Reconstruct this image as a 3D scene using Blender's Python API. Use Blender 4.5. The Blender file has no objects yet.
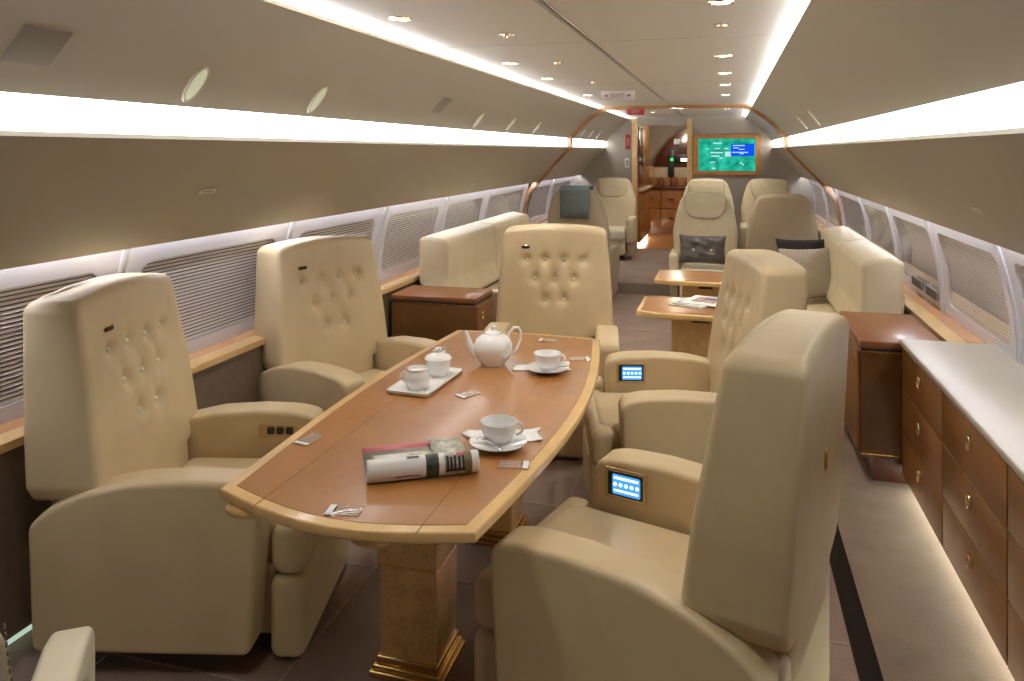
import bpy, bmesh, math, random
from mathutils import Vector, Matrix
R = math.radians
PI = math.pi
random.seed(4)
scn = bpy.context.scene
col = scn.collection
XC = -0.58                      # centre line of the cabin
YL = 1.0                        # where the light strips begin
Y0, Y1 = -1.6, 11.6             # cabin fore and aft ends
CZ = 2.115                      # ceiling

# ------------------------------------------------------------------ materials
def mat(name, c, rough=0.5, metal=0.0, var=0.06, scale=6.0, bump=0.0, bscale=200.0, coat=0.0, spec=0.5, emit=None, es=0.0, trans=0.0, sheen=0.0, stretch=None):
    m = bpy.data.materials.new(name); m.use_nodes = True
    nt = m.node_tree; b = nt.nodes['Principled BSDF']
    b.inputs['Roughness'].default_value = rough
    b.inputs['Metallic'].default_value = metal
    b.inputs['Specular IOR Level'].default_value = spec
    b.inputs['Coat Weight'].default_value = coat
    b.inputs['Coat Roughness'].default_value = 0.08
    b.inputs['Sheen Weight'].default_value = sheen
    b.inputs['Transmission Weight'].default_value = trans
    tc = nt.nodes.new('ShaderNodeTexCoord')
    mp = nt.nodes.new('ShaderNodeMapping'); nt.links.new(tc.outputs['Object'], mp.inputs['Vector'])
    if stretch: mp.inputs['Scale'].default_value = stretch
    n = nt.nodes.new('ShaderNodeTexNoise'); n.inputs['Scale'].default_value = scale; n.inputs['Detail'].default_value = 5
    nt.links.new(mp.outputs['Vector'], n.inputs['Vector'])
    r = nt.nodes.new('ShaderNodeValToRGB'); nt.links.new(n.outputs['Fac'], r.inputs['Fac'])
    r.color_ramp.elements[0].position = 0.3; r.color_ramp.elements[1].position = 0.7
    r.color_ramp.elements[0].color = (c[0]*(1-var), c[1]*(1-var), c[2]*(1-var), 1)
    r.color_ramp.elements[1].color = (min(1, c[0]*(1+var)), min(1, c[1]*(1+var)), min(1, c[2]*(1+var)), 1)
    nt.links.new(r.outputs['Color'], b.inputs['Base Color'])
    if bump:
        n2 = nt.nodes.new('ShaderNodeTexNoise'); n2.inputs['Scale'].default_value = bscale; n2.inputs['Detail'].default_value = 3
        nt.links.new(tc.outputs['Object'], n2.inputs['Vector'])
        bp = nt.nodes.new('ShaderNodeBump'); bp.inputs['Strength'].default_value = bump; bp.inputs['Distance'].default_value = 0.002
        nt.links.new(n2.outputs['Fac'], bp.inputs['Height']); nt.links.new(bp.outputs['Normal'], b.inputs['Normal'])
    if emit:
        b.inputs['Emission Color'].default_value = (*emit, 1); b.inputs['Emission Strength'].default_value = es
    return m

M = {}
M['leather'] = mat('cream_leather', (0.65, 0.515, 0.315), 0.36, var=0.05, scale=7, bump=0.25, bscale=260)
M['leather_far'] = mat('pale_leather', (0.66, 0.56, 0.37), 0.42, var=0.04, scale=7, bump=0.2, bscale=260)
M['leather_light'] = mat('ivory_leather', (0.80, 0.74, 0.58), 0.4, var=0.03, bump=0.2)
M['leather_taupe'] = mat('taupe_leather', (0.40, 0.33, 0.24), 0.5, var=0.05, bump=0.3)
M['stitch'] = mat('stitching', (0.30, 0.23, 0.16), 0.7)
M['bin'] = mat('beige_panel', (0.42, 0.37, 0.275), 0.5, var=0.015, scale=3, spec=0.3)
M['ceil'] = mat('ceiling_panel', (0.66, 0.60, 0.50), 0.55, var=0.01, scale=3, spec=0.3)
M['bulk'] = mat('bulkhead_fabric', (0.42, 0.37, 0.31), 0.8, var=0.05, scale=40)
M['grille'] = mat('grille_cloth', (0.27, 0.23, 0.18), 0.8)
M['dado'] = mat('dado_fabric', (0.19, 0.14, 0.095), 0.85, var=0.08, scale=30, bump=0.3)
M['winpanel'] = mat('window_panel', (0.60, 0.575, 0.60), 0.3, var=0.01, spec=0.5)
M['slat'] = mat('silver_slat', (0.86, 0.83, 0.82), 0.4, var=0.02)
M['outer'] = mat('window_back', (0.10, 0.085, 0.08), 0.6)
M['maple'] = mat('maple', (0.80, 0.53, 0.23), 0.28, var=0.12, scale=5, coat=0.5, stretch=(3, 1, 3))
M['mapledark'] = mat('honey_maple', (0.55, 0.26, 0.08), 0.3, var=0.15, scale=5, coat=0.4)
M['brass'] = mat('brass', (0.80, 0.55, 0.22), 0.18, metal=1.0, var=0.03)
M['gold'] = mat('pale_gold', (0.85, 0.68, 0.40), 0.2, metal=1.0, var=0.02)
M['chrome'] = mat('chrome', (0.8, 0.8, 0.8), 0.1, metal=1.0, var=0.01)
M['black'] = mat('black_plastic', (0.012, 0.012, 0.014), 0.3)
M['dark'] = mat('shadow_gap', (0.03, 0.022, 0.018), 0.7)
M['china'] = mat('white_china', (0.90, 0.90, 0.90), 0.12, var=0.005, coat=0.6)
M['linen'] = mat('white_linen', (0.80, 0.80, 0.80), 0.8, var=0.02, bump=0.2)
M['white'] = mat('white_plastic', (0.80, 0.80, 0.78), 0.4, var=0.01)
M['red'] = mat('red_sign', (0.42, 0.03, 0.03), 0.4)
M['redink'] = mat('dark_red_ink', (0.25, 0.02, 0.02), 0.5)
M['signplate'] = mat('sign_plate', (0.62, 0.55, 0.50), 0.4)
M['credtop'] = mat('cream_top', (0.52, 0.46, 0.37), 0.33, var=0.02, bump=0.1)
M['towel'] = mat('blue_grey_cloth', (0.17, 0.205, 0.21), 0.9, var=0.12, scale=50, bump=0.4)
M['darkpillow'] = mat('pewter_satin', (0.10, 0.085, 0.075), 0.38, var=0.15, scale=12, sheen=0.3)
M['blackpillow'] = mat('black_cushion_cloth', (0.02, 0.017, 0.016), 0.8)
M['clear'] = mat('frosted_acrylic', (0.62, 0.45, 0.36), 0.15, spec=0.6)
M['paper'] = mat('paper_white', (0.82, 0.82, 0.82), 0.35)
M['ink'] = mat('ink_black', (0.02, 0.02, 0.02), 0.4)
M['pgreen'] = mat('print_green', (0.035, 0.05, 0.035), 0.4, var=0.5, scale=60)
M['polive'] = mat('print_olive', (0.22, 0.17, 0.07), 0.4, var=0.3, scale=60)
M['ppink'] = mat('print_pink', (0.62, 0.16, 0.2), 0.4)
M['pmix'] = mat('print_photo', (0.50, 0.50, 0.42), 0.35, var=0.45, scale=40)
M['pgrey'] = mat('print_grey', (0.24, 0.21, 0.17), 0.4, var=0.25, scale=50)
M['pblue'] = mat('print_blue', (0.10, 0.09, 0.25), 0.4, var=0.6, scale=60)
M['ptan'] = mat('print_tan', (0.45, 0.30, 0.22), 0.4, var=0.5, scale=60)
M['glasswin'] = None

def wood(name, c1, c2, rough=0.3, scale=3.0, coat=0.35, stretch=(1, 1, 1), speck=0.0):
    m = bpy.data.materials.new(name); m.use_nodes = True
    nt = m.node_tree; b = nt.nodes['Principled BSDF']
    b.inputs['Roughness'].default_value = rough; b.inputs['Coat Weight'].default_value = coat; b.inputs['Coat Roughness'].default_value = 0.12
    tc = nt.nodes.new('ShaderNodeTexCoord'); mp = nt.nodes.new('ShaderNodeMapping'); mp.inputs['Scale'].default_value = stretch
    nt.links.new(tc.outputs['Object'], mp.inputs['Vector'])
    n = nt.nodes.new('ShaderNodeTexNoise'); n.inputs['Scale'].default_value = scale; n.inputs['Detail'].default_value = 8; n.inputs['Roughness'].default_value = 0.62; n.inputs['Distortion'].default_value = 0.6
    nt.links.new(mp.outputs['Vector'], n.inputs['Vector'])
    r = nt.nodes.new('ShaderNodeValToRGB'); nt.links.new(n.outputs['Fac'], r.inputs['Fac'])
    r.color_ramp.elements[0].position = 0.32; r.color_ramp.elements[1].position = 0.68
    r.color_ramp.elements[0].color = (*c1, 1); r.color_ramp.elements[1].color = (*c2, 1)
    out = r.outputs['Color']
    if speck:
        v = nt.nodes.new('ShaderNodeTexVoronoi'); v.inputs['Scale'].default_value = 90
        nt.links.new(tc.outputs['Object'], v.inputs['Vector'])
        r2 = nt.nodes.new('ShaderNodeValToRGB'); nt.links.new(v.outputs['Distance'], r2.inputs['Fac'])
        r2.color_ramp.elements[0].position = 0.0; r2.color_ramp.elements[1].position = 0.5
        r2.color_ramp.elements[0].color = (1-speck, 1-speck, 1-speck, 1); r2.color_ramp.elements[1].color = (1, 1, 1, 1)
        mx = nt.nodes.new('ShaderNodeMix'); mx.data_type = 'RGBA'; mx.blend_type = 'MULTIPLY'; mx.inputs[0].default_value = 1
        nt.links.new(out, mx.inputs[6]); nt.links.new(r2.outputs['Color'], mx.inputs[7]); out = mx.outputs[2]
    nt.links.new(out, b.inputs['Base Color'])
    return m
M['tabletop'] = wood('tan_leather_veneer', (0.35, 0.145, 0.040), (0.45, 0.20, 0.058), 0.3, 4, 0.25)
M['cab'] = wood('brown_veneer', (0.20, 0.078, 0.016), (0.32, 0.135, 0.03), 0.32, 4, 0.4)
M['cabdark'] = wood('dark_brown_veneer', (0.13, 0.052, 0.014), (0.19, 0.08, 0.022), 0.32, 4, 0.4)
M['cabtop'] = wood('red_brown_top', (0.22, 0.078, 0.026), (0.30, 0.11, 0.038), 0.36, 3, 0.25)
M['burl'] = wood('burl_maple', (0.64, 0.34, 0.12), (0.85, 0.52, 0.21), 0.12, 9, 0.9, speck=0.25)
M['burllight'] = wood('light_burl', (0.62, 0.40, 0.17), (0.76, 0.53, 0.26), 0.2, 12, 0.6, speck=0.2)
M['mahog'] = wood('mahogany', (0.05, 0.012, 0.006), (0.10, 0.026, 0.012), 0.2, 4, 0.7)
M['galwood'] = wood('galley_wood', (0.32, 0.14, 0.045), (0.46, 0.22, 0.075), 0.25, 4, 0.5, stretch=(1, 1, .3))
M['galfloor'] = wood('galley_floor', (0.42, 0.20, 0.08), (0.52, 0.27, 0.12), 0.35, 3, 0.3)
M['ledge'] = wood('ledge_wood_reflection', (0.58, 0.29, 0.12), (0.66, 0.36, 0.16), 0.25, 4, 0.4)  # tan wood tone, with the panel's mirrored maple band put into the colour

def carpet():
    m = bpy.data.materials.new('carpet'); m.use_nodes = True
    nt = m.node_tree; b = nt.nodes['Principled BSDF']; b.inputs['Roughness'].default_value = 0.95; b.inputs['Specular IOR Level'].default_value = 0.1
    b.inputs['Sheen Weight'].default_value = 0.2
    tc = nt.nodes.new('ShaderNodeTexCoord')
    n = nt.nodes.new('ShaderNodeTexNoise'); n.inputs['Scale'].default_value = 220; n.inputs['Detail'].default_value = 3
    nt.links.new(tc.outputs['Object'], n.inputs['Vector'])
    n2 = nt.nodes.new('ShaderNodeTexNoise'); n2.inputs['Scale'].default_value = 5; n2.inputs['Detail'].default_value = 6
    nt.links.new(tc.outputs['Object'], n2.inputs['Vector'])
    r = nt.nodes.new('ShaderNodeValToRGB'); nt.links.new(n2.outputs['Fac'], r.inputs['Fac'])
    r.color_ramp.elements[0].position = 0.3; r.color_ramp.elements[1].position = 0.7
    r.color_ramp.elements[0].color = (0.25, 0.17, 0.135, 1); r.color_ramp.elements[1].color = (0.33, 0.23, 0.18, 1)
    r2 = nt.nodes.new('ShaderNodeValToRGB'); nt.links.new(n.outputs['Fac'], r2.inputs['Fac'])
    r2.color_ramp.elements[0].position = 0.25; r2.color_ramp.elements[1].position = 0.75
    r2.color_ramp.elements[0].color = (0.75, 0.75, 0.75, 1); r2.color_ramp.elements[1].color = (1.15, 1.15, 1.15, 1)
    mx = nt.nodes.new('ShaderNodeMix'); mx.data_type = 'RGBA'; mx.blend_type = 'MULTIPLY'; mx.inputs[0].default_value = 1
    nt.links.new(r.outputs['Color'], mx.inputs[6]); nt.links.new(r2.outputs['Color'], mx.inputs[7])
    nt.links.new(mx.outputs[2], b.inputs['Base Color'])
    bp = nt.nodes.new('ShaderNodeBump'); bp.inputs['Strength'].default_value = 0.5; bp.inputs['Distance'].default_value = 0.003
    nt.links.new(n.outputs['Fac'], bp.inputs['Height']); nt.links.new(bp.outputs['Normal'], b.inputs['Normal'])
    return m
M['carpet'] = carpet()
M['carpetdark'] = mat('carpet_dark_band', (0.022, 0.014, 0.011), 0.95, var=0.2, scale=60, bump=0.5, spec=0.1)
M['carpetlight'] = mat('carpet_light_line', (0.36, 0.29, 0.25), 0.95, var=0.2, scale=60, bump=0.5, spec=0.1)

def emis(name, c, s):
    m = bpy.data.materials.new(name); m.use_nodes = True
    nt = m.node_tree; nt.nodes.clear()
    e = nt.nodes.new('ShaderNodeEmission'); e.inputs['Color'].default_value = (*c, 1); e.inputs['Strength'].default_value = s
    o = nt.nodes.new('ShaderNodeOutputMaterial'); nt.links.new(e.outputs[0], o.inputs['Surface'])
    return m
COVE = 5.5
M['cove'] = emis('cove_light', (0.96, 0.98, 1.0), COVE)
M['ceilcove'] = emis('ceiling_cove_light', (0.86, 0.91, 1.0), 40.0)
M['wash'] = emis('window_wash_light', (0.90, 0.92, 1.0), 17.0)
M['toe'] = emis('toe_light', (0.92, 1.0, 0.80), 14.0)
M['toewall'] = emis('wall_toe_light', (0.75, 1.0, 0.80), 0.45)
M['lampglow'] = emis('lamp_glow', (1.0, 0.9, 0.72), 14.0)
M['galglow'] = emis('galley_toe_light', (1.0, 0.9, 0.7), 9.0)
M['scrblue'] = emis('screen_blue', (0.05, 0.22, 0.55), 1.4)
M['scrlight'] = emis('screen_icons', (0.55, 0.85, 1.0), 1.6)
M['scrgreen'] = emis('display_green', (0.03, 0.9, 0.15), 1.4)
M['scrwhite'] = emis('display_white', (0.85, 0.95, 1.0), 1.6)
M['tvblue'] = emis('tv_blue', (0.005, 0.06, 0.62), 1.1)
M['tvtext'] = emis('tv_text', (0.45, 0.80, 0.85), .8)

def tvmap():
    m = bpy.data.materials.new('tv_map'); m.use_nodes = True
    nt = m.node_tree; nt.nodes.clear()
    tc = nt.nodes.new('ShaderNodeTexCoord')
    n = nt.nodes.new('ShaderNodeTexNoise'); n.inputs['Scale'].default_value = 9; n.inputs['Detail'].default_value = 6
    nt.links.new(tc.outputs['Object'], n.inputs['Vector'])
    r = nt.nodes.new('ShaderNodeValToRGB'); nt.links.new(n.outputs['Fac'], r.inputs['Fac'])
    r.color_ramp.elements[0].position = 0.3; r.color_ramp.elements[1].position = 0.72
    r.color_ramp.elements[0].color = (0.0, 0.16, 0.09, 1); r.color_ramp.elements[1].color = (0.03, 0.52, 0.36, 1)
    e = nt.nodes.new('ShaderNodeEmission'); nt.links.new(r.outputs['Color'], e.inputs['Color']); e.inputs['Strength'].default_value = 1.0
    o = nt.nodes.new('ShaderNodeOutputMaterial'); nt.links.new(e.outputs[0], o.inputs['Surface'])
    return m
M['tvmap'] = tvmap()

def pane():
    m = bpy.data.materials.new('clear_pane'); m.use_nodes = True
    nt = m.node_tree; nt.nodes.clear()
    t = nt.nodes.new('ShaderNodeBsdfTransparent'); t.inputs['Color'].default_value = (0.95, 0.93, 0.92, 1)
    g = nt.nodes.new('ShaderNodeBsdfGlossy'); g.inputs['Roughness'].default_value = 0.04; g.inputs['Color'].default_value = (0.95, 0.92, 0.92, 1)
    lw = nt.nodes.new('ShaderNodeLayerWeight'); lw.inputs['Blend'].default_value = 0.5
    pw = nt.nodes.new('ShaderNodeMath'); pw.operation = 'POWER'; pw.inputs[1].default_value = 3.6; nt.links.new(lw.outputs['Facing'], pw.inputs[0])
    f = nt.nodes.new('ShaderNodeMath'); f.operation = 'MULTIPLY_ADD'; f.inputs[1].default_value = 0.85; f.inputs[2].default_value = 0.045; nt.links.new(pw.outputs[0], f.inputs[0])
    mx = nt.nodes.new('ShaderNodeMixShader')
    nt.links.new(f.outputs[0], mx.inputs[0]); nt.links.new(t.outputs[0], mx.inputs[1]); nt.links.new(g.outputs[0], mx.inputs[2])
    o = nt.nodes.new('ShaderNodeOutputMaterial'); nt.links.new(mx.outputs[0], o.inputs['Surface'])
    return m
M['pane'] = pane(); M['acrylic'] = pane(); M['acrylic'].name = 'clear_acrylic'

def weave():
    m = bpy.data.materials.new('striped_weave'); m.use_nodes = True
    nt = m.node_tree; b = nt.nodes['Principled BSDF']; b.inputs['Roughness'].default_value = 0.85
    tc = nt.nodes.new('ShaderNodeTexCoord')
    w = nt.nodes.new('ShaderNodeTexWave'); w.wave_type = 'BANDS'; w.bands_direction = 'DIAGONAL'; w.inputs['Scale'].default_value = 30; w.inputs['Distortion'].default_value = 1.5; w.inputs['Detail'].default_value = 2
    nt.links.new(tc.outputs['Object'], w.inputs['Vector'])
    r = nt.nodes.new('ShaderNodeValToRGB'); nt.links.new(w.outputs['Fac'], r.inputs['Fac'])
    r.color_ramp.elements[0].position = 0.15; r.color_ramp.elements[1].position = 0.45
    r.color_ramp.elements[0].color = (0.16, 0.12, 0.09, 1); r.color_ramp.elements[1].color = (0.62, 0.56, 0.47, 1)
    nt.links.new(r.outputs['Color'], b.inputs['Base Color'])
    return m
M['weave'] = weave()

# ------------------------------------------------------------------ object helpers
def tag(o, label=None, cat=None, group=None, kind=None):
    if label: o['label'] = label
    if cat: o['category'] = cat
    if group: o['group'] = group
    if kind: o['kind'] = kind
    return o
def empty(name, loc=(0, 0, 0), rz=0.0, label=None, cat=None, group=None):
    o = bpy.data.objects.new(name, None); o.empty_display_size = 0.1
    col.objects.link(o); o.location = loc; o.rotation_euler = (0, 0, rz)
    return tag(o, label, cat, group)

class MB:
    def __init__(s): s.v = []; s.f = []; s.mi = []
    def add(s, vs, fs, mi=0):
        k = len(s.v); s.v += [tuple(p) for p in vs]
        for f in fs: s.f.append([i+k for i in f]); s.mi.append(mi)
        return s
    def box(s, x0, x1, y0, y1, z0, z1, mi=0):
        vs = [(x, y, z) for x in (x0, x1) for y in (y0, y1) for z in (z0, z1)]
        return s.add(vs, [(0, 1, 3, 2), (4, 6, 7, 5), (0, 4, 5, 1), (2, 3, 7, 6), (0, 2, 6, 4), (1, 5, 7, 3)], mi)
    def loft(s, rings, closed=True, caps=True, mi=0):
        n = len(rings[0]); vs = [p for r in rings for p in r]; fs = []
        m = n if closed else n-1
        for i in range(len(rings)-1):
            for j in range(m):
                k = (j+1) % n
                fs.append((i*n+j, i*n+k, (i+1)*n+k, (i+1)*n+j))
        if caps:
            fs.append(tuple(range(n))[::-1]); fs.append(tuple((len(rings)-1)*n+j for j in range(n)))
        return s.add(vs, fs, mi)
    def lathe(s, prof, seg=32, c=(0, 0, 0), mi=0, sy=1.0):
        rings = [[(c[0]+r*math.cos(a), c[1]+r*sy*math.sin(a), c[2]+z) for a in [2*PI*k/seg for k in range(seg)]] for r, z in prof]
        return s.loft(rings, mi=mi)
    def tube(s, pts, rad, seg=10, mi=0, flat=1.0):
        pts = [Vector(p) for p in pts]
        if not isinstance(rad, (list, tuple)): rad = [rad]*len(pts)
        rings = []; up = None
        for i, p in enumerate(pts):
            d = (pts[min(i+1, len(pts)-1)]-pts[max(i-1, 0)]).normalized()
            if up is None:
                up = Vector((0, 0, 1)) if abs(d.z) < 0.9 else Vector((1, 0, 0))
            a = d.cross(up).normalized(); b = a.cross(d).normalized(); up = b
            rings.append([tuple(p+(a*math.cos(t)+b*math.sin(t)*flat)*rad[i]) for t in [2*PI*k/seg for k in range(seg)]])
        return s.loft(rings, mi=mi)
    def xf(s, mtx):
        s.v = [tuple(mtx @ Vector(p)) for p in s.v]; return s
    def mv(s, x=0, y=0, z=0, rz=0, ry=0, rx=0):
        return s.xf(Matrix.Translation((x, y, z)) @ Matrix.Rotation(rz, 4, 'Z') @ Matrix.Rotation(ry, 4, 'Y') @ Matrix.Rotation(rx, 4, 'X'))
    def build(s, name, mats, parent=None, loc=None, sharp=40, smooth=True):
        me = bpy.data.meshes.new(name); me.from_pydata(s.v, [], s.f)
        if not isinstance(mats, (list, tuple)): mats = [mats]
        for m in mats: me.materials.append(m)
        for p, i in zip(me.polygons, s.mi): p.material_index = i; p.use_smooth = smooth
        bm = bmesh.new(); bm.from_mesh(me)
        bmesh.ops.remove_doubles(bm, verts=bm.verts, dist=1e-6)
        bmesh.ops.recalc_face_normals(bm, faces=bm.faces); bm.to_mesh(me); bm.free()
        if smooth: me.set_sharp_from_angle(angle=R(sharp))
        o = bpy.data.objects.new(name, me); col.objects.link(o)
        if parent: o.parent = parent
        if loc: o.location = loc
        return o

def rpoly(pts, rads, seg=6):
    """round the corners of a closed 2D polygon"""
    out = []; n = len(pts)
    if not isinstance(rads, (list, tuple)): rads = [rads]*n
    for i in range(n):
        p = Vector(pts[i]); a = Vector(pts[i-1])-p; b = Vector(pts[(i+1) % n])-p
        r = rads[i]
        if r <= 0: out.append(tuple(p)); continue
        la, lb = a.length, b.length; a.normalize(); b.normalize()
        ang = a.angle(b)
        if ang > PI-0.02: out.append(tuple(p)); continue
        t = min(r/math.tan(ang/2), la*0.49, lb*0.49); r2 = t*math.tan(ang/2)
        c = p+(a+b).normalized()*(r2/math.sin(ang/2))
        s0 = p+a*t-c; s1 = p+b*t-c
        a0 = math.atan2(s0.y, s0.x); a1 = math.atan2(s1.y, s1.x); d = (a1-a0+PI) % (2*PI)-PI
        for k in range(seg+1):
            q = a0+d*k/seg; out.append((c.x+r2*math.cos(q), c.y+r2*math.sin(q)))
    return out
def area2(p): return sum(p[i-1][0]*p[i][1]-p[i][0]*p[i-1][1] for i in range(len(p)))
def inset(p, d):
    n = len(p); out = []; sg = 1 if area2(p) > 0 else -1
    for i in range(n):
        a = Vector(p[i-1]); b = Vector(p[i]); c = Vector(p[(i+1) % n])
        e1 = (b-a); e2 = (c-b)
        if e1.length < 1e-9: e1 = e2
        if e2.length < 1e-9: e2 = e1
        e1 = e1.normalized(); e2 = e2.normalized()
        n1 = Vector((-e1.y, e1.x))*sg; n2 = Vector((-e2.y, e2.x))*sg
        m = (n1+n2); m = m.normalized() if m.length > 1e-6 else n1
        k = d/max(0.5, m.dot(n1)); out.append((b.x+m.x*k, b.y+m.y*k))
    return out
def rprism(mb, prof, t0, t1, r, axis='y', seg=4, mi=0):
    """2D profile extruded from t0 to t1 along the axis with rounded rims"""
    rings = []
    lv = [(r*(1-math.sin(a)), t0+r*(1-math.cos(a))) for a in [PI/2*k/seg for k in range(seg+1)]]
    lv += [(r*(1-math.cos(a)), t1-r*(1-math.sin(a))) for a in [PI/2*k/seg for k in range(seg+1)]] if False else [(d, t0+t1-t) for d, t in lv[::-1]]
    for d, t in lv:
        q = inset(prof, d) if d > 1e-7 else prof
        if axis == 'y': rings.append([(a, t, b) for a, b in q])
        elif axis == 'x': rings.append([(t, a, b) for a, b in q])
        else: rings.append([(a, b, t) for a, b in q])
    return mb.loft(rings, mi=mi)
def rbox(mb, x0, x1, y0, y1, z0, z1, r=0.01, R2=None, axis='z', seg=3, mi=0):
    R2 = R2 if R2 else r*1.05
    if axis == 'z': return rprism(mb, rpoly([(x0, y0), (x1, y0), (x1, y1), (x0, y1)], R2, 5), z0, z1, r, 'z', seg, mi)
    if axis == 'y': return rprism(mb, rpoly([(x0, z0), (x1, z0), (x1, z1), (x0, z1)], R2, 5), y0, y1, r, 'y', seg, mi)
    return rprism(mb, rpoly([(y0, z0), (y1, z0), (y1, z1), (y0, z1)], R2, 5), x0, x1, r, 'x', seg, mi)
def B(*a, mi=0): return MB().box(*a, mi=mi)
def RB(*a, **k): return rbox(MB(), *a, **k)

def interp(tab, t):
    if t <= tab[0][0]: return tab[0][1]
    for (a, va), (b, vb) in zip(tab, tab[1:]):
        if t <= b:
            k = (t-a)/(b-a); return va+(vb-va)*k
    return tab[-1][1]

def slab(hw, xf, xr, z0, z1, rc=0.05, re=0.03, topround=0.06, arch=0.0, dim=None, nz=60, shear=0.0, bulge=0.0, wrinkle=0.0, nf=41):
    """upright upholstered slab facing +x, built from horizontal rings.
    hw, xf, xr: tables over z of half width, front x and rear x."""
    mb = MB(); rings = []
    zs = []
    nb = 5; nt_ = 9
    zs += [(z0+re*(1-math.cos(PI/2*k/nb)), re*(1-math.sin(PI/2*k/nb)), 0) for k in range(nb)]
    zs = [(z0+re*(1-math.sin(PI/2*(1-k/nb))), re*(1-math.cos(PI/2*(1-k/nb))), re*0.5*(1-math.cos(PI/2*(1-k/nb)))) for k in range(nb)]
    n = nz
    for k in range(n+1): zs.append((z0+re+(z1-topround-z0-re)*k/n, 0, 0))
    for k in range(1, nt_+1):
        a = PI/2*k/nt_
        zs.append((z1-topround+topround*math.sin(a), min(re*1.3, topround)*(1-math.cos(a)), topround*(1-math.cos(a))))
    for z, dt, dw in zs:
        h = interp(hw, z)-dw; f = interp(xf, z)-dt; r = interp(xr, z)+dt
        rcc = min(rc, (f-r)*0.48)
        ring = []
        for k in range(nf):                     # front, -y to +y
            u = -1+2*k/(nf-1); ring.append((f, u*(h-rcc)))
        for k in range(1, 6):                   # corner front +y
            a = PI/2*k/6; ring.append((f-rcc*(1-math.cos(a)), h-rcc+rcc*math.sin(a)))
        ring.append((f-rcc, h)); ring.append((r+rcc, h))
        for k in range(1, 6):
            a = PI/2*k/6; ring.append((r+rcc*(1-math.sin(a)), h-rcc+rcc*math.cos(a)))
        for k in range(9):
            u = 1-2*k/8; ring.append((r, u*(h-rcc)))
        for k in range(1, 6):
            a = PI/2*k/6; ring.append((r+rcc*(1-math.cos(a)), -(h-rcc+rcc*math.sin(a))))
        ring.append((r+rcc, -h)); ring.append((f-rcc, -h))
        for k in range(1, 6):
            a = PI/2*k/6; ring.append((f-rcc*(1-math.sin(a)), -(h-rcc+rcc*math.cos(a))))
        out = []
        for i, (x, y) in enumerate(ring):
            zz = z; xx = x
            w = max(0, (z-(z1-0.35))/0.35)
            zz -= arch*(y/0.3)**2*w
            if shear: zz += shear*(x-(f+r)/2)*max(0, 1-(z-z0)/0.18)
            if i < nf:
                if bulge: xx += bulge*math.cos(min(1, abs(y)/h)*PI/2)*math.sin(PI*min(1, max(0, (z-z0)/(z1-z0))))
                if dim:
                    for (by, bz, dep, rad) in dim:
                        d2 = (y-by)**2+(z-bz)**2
                        xx -= dep*math.exp(-d2/(2*rad*rad))
                        xx -= dep*0.25*math.exp(-d2/(2*(rad*2.6)**2))
                if wrinkle: xx += wrinkle*math.sin(y*60+z*23)*math.sin(z*31-y*17)
            out.append((xx, y, zz))
        rings.append(out)
    return mb.loft(rings)

def pillow(w, h, t, n=22, p=3.2, wr=0.0, dents=()):
    """square cushion in the y-z plane, thick along x, centred at the origin"""
    mb = MB()
    for sgn in (1, -1):
        vs = []; fs = []
        for i in range(n+1):
            for j in range(n+1):
                u = -1+2*i/n; v = -1+2*j/n
                pin = 1-0.10*(1-abs(v)**2)*0.0
                edge = ((1-abs(u)**p)*(1-abs(v)**p))
                x = sgn*t/2*max(0, edge)**0.5
                y = u*w/2*(1-0.07*(1-v*v)*abs(u)**2); z = v*h/2*(1-0.07*(1-u*u)*abs(v)**2)
                x += sgn*wr*math.sin(u*9+v*4)*math.sin(v*7-u*3)*edge
                for (dy, dz, dd, dr) in dents:
                    x -= sgn*dd*math.exp(-((y-dy)**2+(z-dz)**2)/(2*dr*dr))
                vs.append((x, y, z))
        for i in range(n):
            for j in range(n):
                a = i*(n+1)+j; fs.append((a, a+1, a+n+2, a+n+1))
        mb.add(vs, fs)
    return mb

_fc = {}
def text(name, s, size, m, parent, loc, rot, ext=0.0006):
    cu = bpy.data.curves.new(name, 'FONT'); cu.body = s; cu.size = size; cu.extrude = ext; cu.align_x = 'CENTER'; cu.align_y = 'CENTER'
    t = bpy.data.objects.new(name, cu); col.objects.link(t)
    bpy.context.view_layer.update()
    me = bpy.data.meshes.new_from_object(t.evaluated_get(bpy.context.evaluated_depsgraph_get()))
    bpy.data.objects.remove(t); bpy.data.curves.remove(cu)
    me.materials.clear(); me.materials.append(m)
    o = bpy.data.objects.new(name, me); col.objects.link(o); o.parent = parent; o.location = loc; o.rotation_euler = rot
    return o

# ------------------------------------------------------------------ the shell
def struct(o): o['kind'] = 'structure'; return o
def SX(s, w): return XC+s*w
def sheet(pts, s, y0, y1, thick, ny=1):
    """cross-section polyline (w,z) swept along Y with real thickness away from the cabin"""
    n = len(pts); out = []
    for i in range(n):
        a = Vector(pts[max(0, i-1)]); b = Vector(pts[min(n-1, i+1)]); d = (b-a).normalized()
        nn = Vector((-d.y, d.x))
        if nn.x < 0: nn = -nn
        out.append((pts[i][0]+nn.x*thick, pts[i][1]+nn.y*thick))
    ring = list(pts)+out[::-1]
    mb = MB(); mb.loft([[(SX(s, w), y, z) for w, z in ring] for y in (y0, y1)])
    return mb

STEP = 8.57
struct(B(-2.75, 1.6, Y0, STEP, -0.06, 0).build('floor', M['carpet']))
struct(B(-2.75, 1.6, STEP, Y1, -0.06, 0.12).build('floor', M['carpet']))
st = B(-2.2, 1.0, STEP-0.012, STEP, 0.0, 0.118).build('floor', M['carpetlight']); struct(st)
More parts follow.
